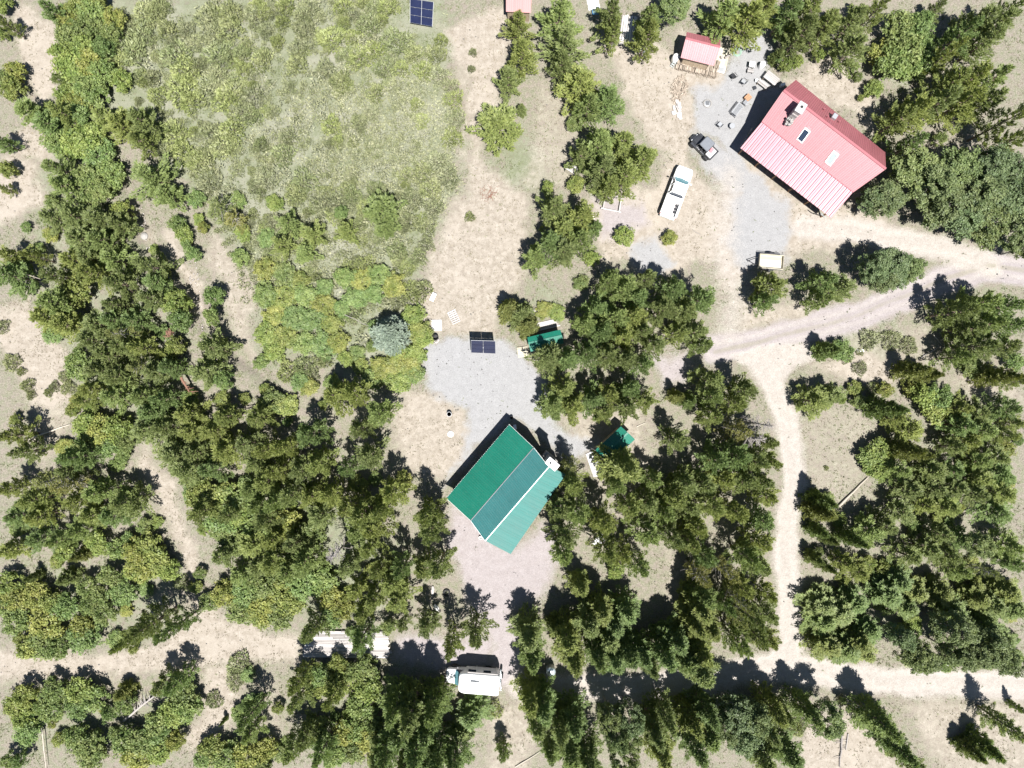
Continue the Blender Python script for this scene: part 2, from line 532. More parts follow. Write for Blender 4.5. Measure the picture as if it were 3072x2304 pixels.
GREEN = [([(130, -20), (960, -20), (1000, 90), (960, 160), (1005, 260), (1000, 420), (950, 500), (930, 560), (890, 650), (930, 740), (912, 822), (780, 830), (640, 780), (560, 800), (540, 620), (430, 440), (300, 280), (140, 200)], 0.95),
         ([(1060, 300), (1140, 240), (1190, 330), (1230, 420), (1110, 440), (1060, 400)], 0.72), ([(1020, 420), (1060, 440), (1000, 520), (960, 520)], 0.5), ([(1280, 480), (1360, 480), (1500, 560), (1480, 610), (1300, 600)], 0.5), ([(1760, 700), (1960, 680), (2000, 740), (1900, 790), (1780, 770)], 0.7), ([(1880, 560), (2212, 560), (2212, 700), (1950, 700)], 0.4), ([(1860, 950), (1960, 900), (1940, 1060), (1860, 1080)], 0.6),
         ([(1150, 590), (1230, 620), (1200, 700), (1150, 700)], 0.9),
         ([(440, 480), (560, 520), (560, 800), (500, 800)], 0.5),
         ([(0, 380), (140, 200), (300, 450), (450, 700), (400, 1000), (150, 1000)], 0.5),
         ([(0, 1180), (420, 1180), (400, 1420), (0, 1400)], 0.5),
         ([(0, 1480), (420, 1470), (430, 1660), (0, 1660)], 0.5),
         ([(590, 1480), (830, 1440), (830, 1660), (600, 1660)], 0.5),
         ([(440, 1100), (640, 1000), (900, 1150), (860, 1370), (640, 1370), (500, 1320)], 0.6),
         ([(1730, 890), (2212, 800), (2212, 1480), (1760, 1400)], 0.35),
         ([(1640, 100), (1720, 120), (1700, 170), (1650, 140)], 0.6),
         ([(1870, 60), (2000, 60), (2010, 250), (1880, 200)], 0.6)]

fx = np.arange(-61.0, 61.01, 0.25)
fy = np.arange(-47.0, 47.01, 0.25)
ext = np.cumsum(0.5 * 1.55 ** np.arange(14))
gx = np.concatenate([(-61.0 - ext)[::-1], fx, 61.0 + ext])
gy = np.concatenate([(-47.0 - ext)[::-1], fy, 47.0 + ext])
XX, YY = np.meshgrid(gx, gy)


def masks(x, y):
    # outlines wander: warp the coordinates with noise first
    wx = x + (fbm(x, y, 0.45, 11, 4) - 0.5) * 2.6
    wy = y + (fbm(x, y, 0.45, 31, 4) - 0.5) * 2.6
    lx = x + (fbm(x, y, 0.5, 51, 3) - 0.5) * 1.0
    ly = y + (fbm(x, y, 0.5, 71, 3) - 0.5) * 1.0
    W = lambda pts: [G(p) for p in pts]
    ss = lambda d, w: np.clip(0.5 + d / (2 * w), 0, 1)
    sand = np.zeros(x.shape)
    for pts, hw in ROADS:
        sand = np.maximum(sand, (1.0 if hw < 1.6 else 0.62) * ss(hw - seg_dist(lx, ly, W(pts)), 0.75 if hw < 1.6 else 1.8))
    for pts in ROAD_POLY:
        sand = np.maximum(sand, ss(poly_sd(lx, ly, W(pts)), 0.5))
    mauve = np.zeros(x.shape)
    for pts, hw in MAUVE:
        mauve = np.maximum(mauve, ss(hw - seg_dist(lx, ly, W(pts)), 0.5))
    for pts in MAUVE_POLY:
        mauve = np.maximum(mauve, ss(poly_sd(wx, wy, W(pts)), 1.1))
    grav = np.zeros(x.shape)
    for pts in GRAVEL:
        grav = np.maximum(grav, ss(poly_sd(wx, wy, W(pts)), 0.95))
    tan = np.zeros(x.shape)
    for pts, a in TAN:
        tan = np.maximum(tan, a * ss(poly_sd(wx, wy, W(pts)), 1.0))
    green = np.zeros(x.shape)
    for pts, a in GREEN:
        green = np.maximum(green, a * ss(poly_sd(wx, wy, W(pts)) - 0.5, 2.6))
    return sand, mauve, grav, tan, green


def ruts(x, y):
    lx = x + (fbm(x, y, 0.12, 401, 2) - 0.5) * 1.2
    ly = y + (fbm(x, y, 0.12, 411, 2) - 0.5) * 1.2
    r = np.zeros(x.shape)
    for pts, hw in ROADS[:3] + MAUVE:
        d = seg_dist(lx, ly, [G(p) for p in pts])
        r = np.maximum(r, np.exp(-((d - 0.78) / 0.26) ** 2))
        r = np.maximum(r, 0) - 0.9 * np.exp(-(d / 0.34) ** 2)
    return r * (0.55 + 0.9 * (fbm(x, y, 0.5, 421, 3) - 0.2))


CREEK = [G(p) for p in [(270, 400), (290, 450), (308, 510), (330, 560), (420, 640), (440, 700), (470, 740), (560, 800), (600, 860)]]


def ground_z(x, y):
    x = np.asarray(x, float)
    y = np.asarray(y, float)
    z = (fbm(x, y, 0.25, 91, 3) - 0.5) * 0.10
    d = seg_dist(x, y, CREEK)
    return z - 0.7 * np.exp(-(d / 0.85) ** 2)


m_sand, m_mauve, m_grav, m_tan, m_green = masks(XX, YY)
ZZ = ground_z(XX, YY) + (fbm(XX, YY, 1.6, 93, 3) - 0.5) * 0.07 * (1 - np.maximum(m_sand, m_grav) * 0.7)
m_rut = ruts(XX, YY)
ZZ = ZZ - 0.05 * m_sand - 0.05 * np.clip(m_rut, 0, 1)


def ground_mat():
    m, nt, b = mat('ground_soil_grass_gravel')
    geo = N(nt, 'ShaderNodeNewGeometry')
    pos = geo.outputs['Position']
    big = noise(nt, 0.22, 4, 0.6, pos)
    mid = noise(nt, 1.4, 5, 0.65, pos)
    fine = noise(nt, 7.0, 5, 0.75, pos)
    grain = noise(nt, 28.0, 3, 0.8, pos)

    def attr(n):
        a = N(nt, 'ShaderNodeAttribute')
        a.attribute_name = n
        return a.outputs['Fac']

    def edge(a, amp=1.15, lo=0.36, hi=0.64):
        s = math_n(nt, 'ADD', a, math_n(nt, 'MULTIPLY', math_n(nt, 'SUBTRACT', fine, 0.5), amp))
        s = math_n(nt, 'ADD', s, math_n(nt, 'MULTIPLY', math_n(nt, 'SUBTRACT', mid, 0.5), amp * 0.7))
        return ramp(nt, s, lo, hi)

    # forest litter and thin grass
    c = mix(nt, ramp(nt, mid, 0.38, 0.62), (0.190, 0.166, 0.138), (0.150, 0.160, 0.100))
    c = mix(nt, ramp(nt, fine, 0.45, 0.7), c, (0.250, 0.222, 0.186))
    # green meadow
    gcol = mix(nt, ramp(nt, mid, 0.35, 0.65), (0.140, 0.156, 0.092), (0.190, 0.198, 0.140))
    gcol = mix(nt, ramp(nt, big, 0.45, 0.65), gcol, (0.215, 0.215, 0.165))
    c = mix(nt, edge(attr('green')), c, gcol)
    # pale dry soil
    tcol = mix(nt, ramp(nt, mid, 0.35, 0.68), (0.255, 0.222, 0.182), (0.350, 0.314, 0.268))
    tcol = mix(nt, ramp(nt, math_n(nt, 'ADD', math_n(nt, 'MULTIPLY', fine, 0.7), math_n(nt, 'MULTIPLY', noise(nt, 3.2, 5, 0.75, pos), 0.3)), 0.50, 0.62), tcol, (0.150, 0.132, 0.098))
    tcol = mix(nt, ramp(nt, big, 0.52, 0.7), tcol, (0.32, 0.285, 0.24))
    c = mix(nt, edge(attr('tan'), 0.8, 0.2, 0.62), c, tcol)
    mcol = mix(nt, ramp(nt, mid, 0.3, 0.7), (0.245, 0.218, 0.212), (0.295, 0.268, 0.264))
    c = mix(nt, edge(attr('mauve'), 0.7, 0.2, 0.8), c, mcol)
    vcol = mix(nt, ramp(nt, mid, 0.3, 0.7), (0.232, 0.231, 0.230), (0.272, 0.271, 0.270))
    vcol = mix(nt, math_n(nt, 'MULTIPLY', ramp(nt, fine, 0.6, 0.75), 0.45), vcol, (0.17, 0.165, 0.16))
    c = mix(nt, edge(attr('gravel'), 0.8, 0.25, 0.75), c, vcol)
    scol = mix(nt, ramp(nt, mid, 0.3, 0.7), (0.285, 0.258, 0.228), (0.345, 0.318, 0.288))
    c = mix(nt, edge(attr('sand'), 0.6, 0.25, 0.75), c, scol)
    ra = attr('rut')
    c = mix(nt, math_n(nt, 'MULTIPLY', ra, 0.42, True), c, (0.365, 0.340, 0.308))
    c = mix(nt, math_n(nt, 'MULTIPLY', ramp(nt, math_n(nt, 'ADD', math_n(nt, 'MULTIPLY', ra, -1.0), math_n(nt, 'SUBTRACT', fine, 0.5)), 0.25, 0.75), 0.55), c, (0.205, 0.190, 0.140))
    c = mix(nt, 1.0, c, ramp(nt, grain, 0.25, 0.75, (0.74, 0.74, 0.75, 1), (1.2, 1.2, 1.19, 1)), 'MULTIPLY')
    c = mix(nt, 1.0, c, ramp(nt, fine, 0.3, 0.7, (0.78, 0.78, 0.78, 1), (1.13, 1.13, 1.13, 1)), 'MULTIPLY')
    nt.links.new(c, b.inputs['Base Color'])
    b.inputs['Roughness'].default_value = 0.95
    b.inputs['Specular IOR Level'].default_value = 0.15
    h = math_n(nt, 'ADD', fine, math_n(nt, 'MULTIPLY', grain, 0.5))
    bump(nt, b, h, 0.5, 0.05)
    return m


M['ground'] = ground_mat()
ny, nx = XX.shape
idx = np.arange(nx * ny).reshape(ny, nx)
quads = np.stack([idx[:-1, :-1], idx[:-1, 1:], idx[1:, 1:], idx[1:, :-1]], -1).reshape(-1, 4)
fc = lambda a: (a[:-1, :-1] + a[:-1, 1:] + a[1:, 1:] + a[1:, :-1]).ravel() / 4
f_s, f_m, f_g, f_t = fc(m_sand), fc(m_mauve), fc(m_grav), fc(m_tan)
cls = np.zeros(len(quads), int)
cls[f_m > 0.5] = 3
cls[f_g > 0.5] = 2
cls[f_s > 0.5] = 1
pos_all = np.stack([XX.ravel(), YY.ravel(), ZZ.ravel()], -1)
for k, nm in ((0, 'ground'), (1, 'dirt_road'), (2, 'gravel_yard'), (3, 'driveway')):
    q = quads[cls == k]
    used, inv = np.unique(q.ravel(), return_inverse=True)
    me = np_mesh(nm, pos_all[used], inv.reshape(-1, 4), M['ground'], True)
    for an, arr in (('sand', m_sand), ('mauve', m_mauve), ('gravel', m_grav), ('tan', m_tan), ('green', m_green), ('rut', m_rut)):
        at = me.attributes.new(an, 'FLOAT', 'POINT')
        at.data.foreach_set('value', arr.ravel()[used].astype(np.float32))
    o = bpy.data.objects.new(nm, me)
    COL.objects.link(o)
    tag(o, {'ground': 'dry sandy ground with pale grass meadow and forest litter', 'dirt_road': 'cream sandy dirt road between the pines',
            'gravel_yard': 'pale grey gravel around the two cabins', 'driveway': 'mauve grey compacted driveway'}[nm], kind='structure')


def gz(x, y):
    return float(ground_z(np.array([x]), np.array([y]))[0])
# ------------------------------------------------------------------ foliage prototypes
def leaf_tris(p, d, L, W, rng):
    """one narrow pointed leaf (triangle) per row: base point p, direction d"""
    n = len(p)
    d = d / (np.linalg.norm(d, axis=1, keepdims=True) + 1e-9)
    r = rng.normal(size=(n, 3)) * 0.55 + np.array([0, 0, 1.0])      # sprays lie roughly flat, facing the light
    s = np.cross(d, r)
    s /= np.linalg.norm(s, axis=1, keepdims=True) + 1e-9
    L = (L * rng.uniform(0.7, 1.25, n))[:, None]
    W = (W * rng.uniform(0.7, 1.25, n))[:, None]
    a = p - s * W * 0.5
    b = p + s * W * 0.5
    c = p + d * L
    v = np.stack([a, b, c], 1).reshape(-1, 3)
    return v, np.arange(3 * n).reshape(-1, 3)


def leaf_quads(p, nrm, size, rng):
    """flat leaves facing nrm, split into two triangles"""
    n = len(p)
    nrm = nrm / (np.linalg.norm(nrm, axis=1, keepdims=True) + 1e-9)
    a = np.cross(nrm, rng.normal(size=(n, 3)))
    a /= np.linalg.norm(a, axis=1, keepdims=True) + 1e-9
    b = np.cross(nrm, a)
    s = (size * rng.uniform(0.6, 1.3, n))[:, None]
    v = np.stack([p - a * s, p + b * s * .55, p + a * s, p - b * s * .55], 1).reshape(-1, 3)
    k = np.arange(n)[:, None] * 4
    t = np.concatenate([k + np.array([[0, 1, 2]]), k + np.array([[0, 2, 3]])], 1).reshape(-1, 3)
    return v, t


def conifer_crown(seed, h, R, step=0.33, nb=7, power=0.75, low=0.10, leaf=(0.30, 0.125), droop=0.10, lift=(0.02, 0.8), ragged=0.2, thin=1.0, bare=0.22):
    rng = np.random.default_rng(seed)
    ps, ds = [], []
    z = low * h
    lop = rng.uniform(0, 6.28)
    while z < h * 0.985:
        t = z / h
        Lz = R * (1 - t) ** power * (0.78 + 0.22 * min(1, t / 0.25))
        n = max(4, int(round(nb * (1 - 0.35 * t))))
        off = rng.uniform(0, 6.28)
        for k in range(n):
            az = off + 6.283 * k / n + rng.normal(0, 0.2)
            L = max(0.18, Lz * rng.uniform(1 - 1.6 * ragged, 1 + ragged) * (1 + 0.13 * math.cos(az - lop)))
            if rng.random() < 0.10:
                L *= 0.55
            el = lift[0] + (lift[1] - lift[0]) * t + rng.normal(0, 0.08)
            d = np.array([math.cos(az) * math.cos(el), math.sin(az) * math.cos(el), math.sin(el)])
            sd = np.array([-math.sin(az), math.cos(az), 0.0])
            up = np.array([0, 0, 1.0])
            s = np.arange(bare * L + 0.05, L + 0.02, 0.125 / thin)
            if len(s) == 0:
                s = np.array([L * 0.6])
            zz = z + rng.normal(0, 0.08)
            base = np.array([0, 0, zz]) + s[:, None] * d - (droop * (s / max(L, .1)) ** 2 * L * (1 - t))[:, None] * up
            w = (0.07 + 0.20 * (L - s) * np.minimum(1, s / (0.35 * L + .01)))
            for q in (-1, 0, 1):
                pp = base + (q * w)[:, None] * sd + rng.normal(0, 0.03, (len(s), 3))
                for rep in range(3):
                    ps.append(pp)
                    ds.append(d * 0.75 + sd * (q * 0.55) + up * 0.42 + rng.normal(0, 0.38, (len(s), 3)))
        z += step * rng.uniform(0.8, 1.2) * (1.0 - 0.35 * t)
    tip = np.tile([[0, 0, h * 0.96]], (14, 1)) - rng.random((14, 1)) * np.array([[0, 0, 0.5]])
    ps.append(tip)
    ds.append(np.array([0, 0, 1.0]) + rng.normal(0, 0.5, (14, 3)))
    return leaf_tris(np.concatenate(ps), np.concatenate(ds), leaf[0], leaf[1], rng)


def leafy_crown(seed, h, R, clusters, leaves, size, base=0.25, flat=0.5, crad=0.42, upbias=0.8):
    rng = np.random.default_rng(seed)
    ps, ns = [], []
    zc, rz = h * (0.5 + base / 2), h * (0.5 - base / 2)
    for k in range(clusters):
        u = rng.normal(size=3)
        u /= np.linalg.norm(u)
        if u[2] < -0.3 and rng.random() < 0.7:
            u[2] = -u[2]
        rr = rng.uniform(0.45, 1.0) ** 0.6
        c = np.array([u[0] * R * rr * rng.uniform(0.75, 1.08), u[1] * R * rr * rng.uniform(0.75, 1.08), zc + u[2] * rz * rr])
        cr = crad * rng.uniform(0.65, 1.3) * min(R, 1.6)
        q = rng.normal(size=(leaves, 3))
        q /= np.linalg.norm(q, axis=1, keepdims=True)
        q *= (rng.random((leaves, 1)) ** 0.5) * cr
        q[:, 2] *= 0.62
        ps.append(c + q)
        ns.append(q / cr * 0.7 + np.array([0, 0, upbias]) + rng.normal(0, 0.55, (leaves, 3)))
    p = np.concatenate(ps)
    p[:, 2] = np.maximum(p[:, 2], 0.06)
    return leaf_quads(p, np.concatenate(ns), size, rng)


def sage_crown(seed, R, h, n, leaf=(0.20, 0.085)):
    rng = np.random.default_rng(seed)
    a = rng.uniform(0, 6.283, n)
    r = R * np.sqrt(rng.random(n)) * (1 + 0.18 * np.sin(a * 3 + seed) + 0.1 * np.sin(a * 5 + seed * 2))
    x, y = r * np.cos(a), r * np.sin(a)
    z = h * np.sqrt(np.clip(1 - (r / (R * 1.25)) ** 2, 0, 1)) * rng.uniform(0.45, 0.95, n) * (0.8 + 0.35 * np.sin(x * 6 / R + seed) * np.sin(y * 6 / R))
    p = np.stack([x, y, np.maximum(z, 0.04)], 1)
    d = np.stack([x / R * 0.8, y / R * 0.8, np.full(n, 0.75)], 1) + rng.normal(0, 0.4, (n, 3))
    return leaf_tris(p, d, leaf[0], leaf[1], rng)


def trunk_mesh(name, h, r0, m, limbs=0, seed=0, reach=1.2, bend=0.1):
    rg = random.Random(seed)
    b = MB()
    pts = [(rg.uniform(-bend, bend) * k / 6, rg.uniform(-bend, bend) * k / 6, -0.15 + (h + 0.1) * k / 6) for k in range(7)]
    b.tube(pts, [max(0.015, r0 * (1 - 0.93 * k / 6)) for k in range(7)], 7)
    for k in range(limbs):
        z = h * rg.uniform(0.18, 0.85)
        a = rg.uniform(0, 6.28)
        L = reach * (1 - z / h) ** 0.6 * rg.uniform(0.6, 1.1)
        dz = rg.uniform(-0.05, 0.35) * L
        b.tube([(0, 0, z), (math.cos(a) * L * .5, math.sin(a) * L * .5, z + dz * .6), (math.cos(a) * L, math.sin(a) * L, z + dz)], [r0 * .22, r0 * .13, 0.008], 4, False)
    return b.mesh(name, m, True)


PROTO = {}
PROTO['pine'] = [(np_mesh('crown', *conifer_crown(s, 7.0, 1.9, 0.56, 6, (0.50, 0.62, 0.75)[s % 3], 0.18, (0.27, 0.115), 0.0, (0.08, 0.95), 0.36, 1.25, 0.38), M['pine']), trunk_mesh('trunk', 6.8, 0.15, M['bark'], 10, s)) for s in range(8)]
PROTO['fir'] = [(np_mesh('crown', *conifer_crown(100 + s, 10.0, 1.7, 0.56, 7, (0.48, 0.65)[s % 2], 0.14, (0.27, 0.115), 0.06, (0.0, 0.85), 0.32, 1.2, 0.34), M['fir']), trunk_mesh('trunk', 9.7, 0.16, M['bark'], 10, 50 + s)) for s in range(6)]
PROTO['young'] = [(np_mesh('crown', *conifer_crown(200 + s, 4.0, 1.35, 0.26, 7, 0.8, 0.05, (0.26, 0.11), 0.1, (0.0, 0.8), 0.2), M['pine']), trunk_mesh('trunk', 3.8, 0.08, M['bark'], 5, 70 + s, 0.7)) for s in range(4)]
PROTO['sparse'] = [(np_mesh('crown', *conifer_crown(250 + s, 8.0, 1.8, 0.75, 5, 0.6, 0.2, (0.28, 0.11), 0.06, (0.05, 0.7), 0.3, 0.8), M['pine']), trunk_mesh('trunk', 7.8, 0.16, M['deadwood'], 46, 80 + s, 1.9)) for s in range(3)]
PROTO['spruce'] = [(np_mesh('crown', *conifer_crown(300, 6.0, 2.0, 0.24, 9, 0.7, 0.04, (0.25, 0.11), 0.08, (0.0, 0.75), 0.12), M['spruce']), trunk_mesh('trunk', 5.8, 0.14, M['bark'], 6, 90))]
PROTO['aspen'] = [(np_mesh('crown', *leafy_crown(400 + s, 8.0, 2.3, 95, 80, 0.115, 0.22, 0.5, 0.30), M['aspen']), trunk_mesh('trunk', 7.0, 0.14, M['deadwood'], 12, 95 + s, 1.7)) for s in range(5)]
PROTO['willow'] = [(np_mesh('crown', *leafy_crown(500 + s, 2.4, 1.6, 58, 46, 0.125, 0.05, 0.5, 0.27), M['willow']), trunk_mesh('stem', 1.9, 0.05, M['bark'], 9, 120 + s, 1.2)) for s in range(5)]
PROTO['sage'] = [(np_mesh('crown', *sage_crown(600 + s, 0.8, 0.62, 620), M['sage']), trunk_mesh('stem', 0.35, 0.035, M['bark'], 5, 140 + s, 0.5)) for s in range(5)]


def dead_mesh(seed, h, reach, n, r0=0.13):
    rg = random.Random(seed)
    b = MB()
    b.tube([(0, 0, -0.1), (0.05, 0, h * .5), (0, 0.06, h)], [r0, r0 * .7, 0.03], 7)
    c = MB()
    for k in range(n):
        z = h * rg.uniform(0.25, 0.98)
        a = rg.uniform(0, 6.28)
        L = reach * (1.08 - z / h) ** 0.5 * rg.uniform(0.5, 1.1)
        e = rg.uniform(-0.1, 0.5)
        p1 = Vector((math.cos(a) * L * .55, math.sin(a) * L * .55, z + e * L * .5))
        p2 = Vector((math.cos(a + .1) * L, math.sin(a + .1) * L, z + e * L))
        c.tube([(0, 0, z), p1, p2], [0.045, 0.03, 0.008], 3, False)
        for q in range(3):
            f = rg.uniform(0.4, 0.95)
            s0 = p1.lerp(p2, f)
            a2 = a + rg.choice((-1, 1)) * rg.uniform(0.5, 1.1)
            l2 = L * rg.uniform(0.15, 0.35)
            c.tube([s0, s0 + Vector((math.cos(a2) * l2, math.sin(a2) * l2, 0.1 * l2))], [0.02, 0.006], 3, False)
    return b.mesh('trunk', M['deadwood'], True), c.mesh('branches', M['deadwood'])


PROTO['dead'] = [dead_mesh(s, 8.0, 1.6, 60)[::-1] for s in range(3)]
PROTO['browndead'] = [(np_mesh('crown', *conifer_crown(700, 6.0, 1.1, 0.7, 5, 0.6, 0.2, (0.2, 0.06), 0.1, (0, .6), 0.3, .7), M['redslash']), trunk_mesh('trunk', 5.9, 0.1, M['deadwood'], 30, 170, 1.1))]

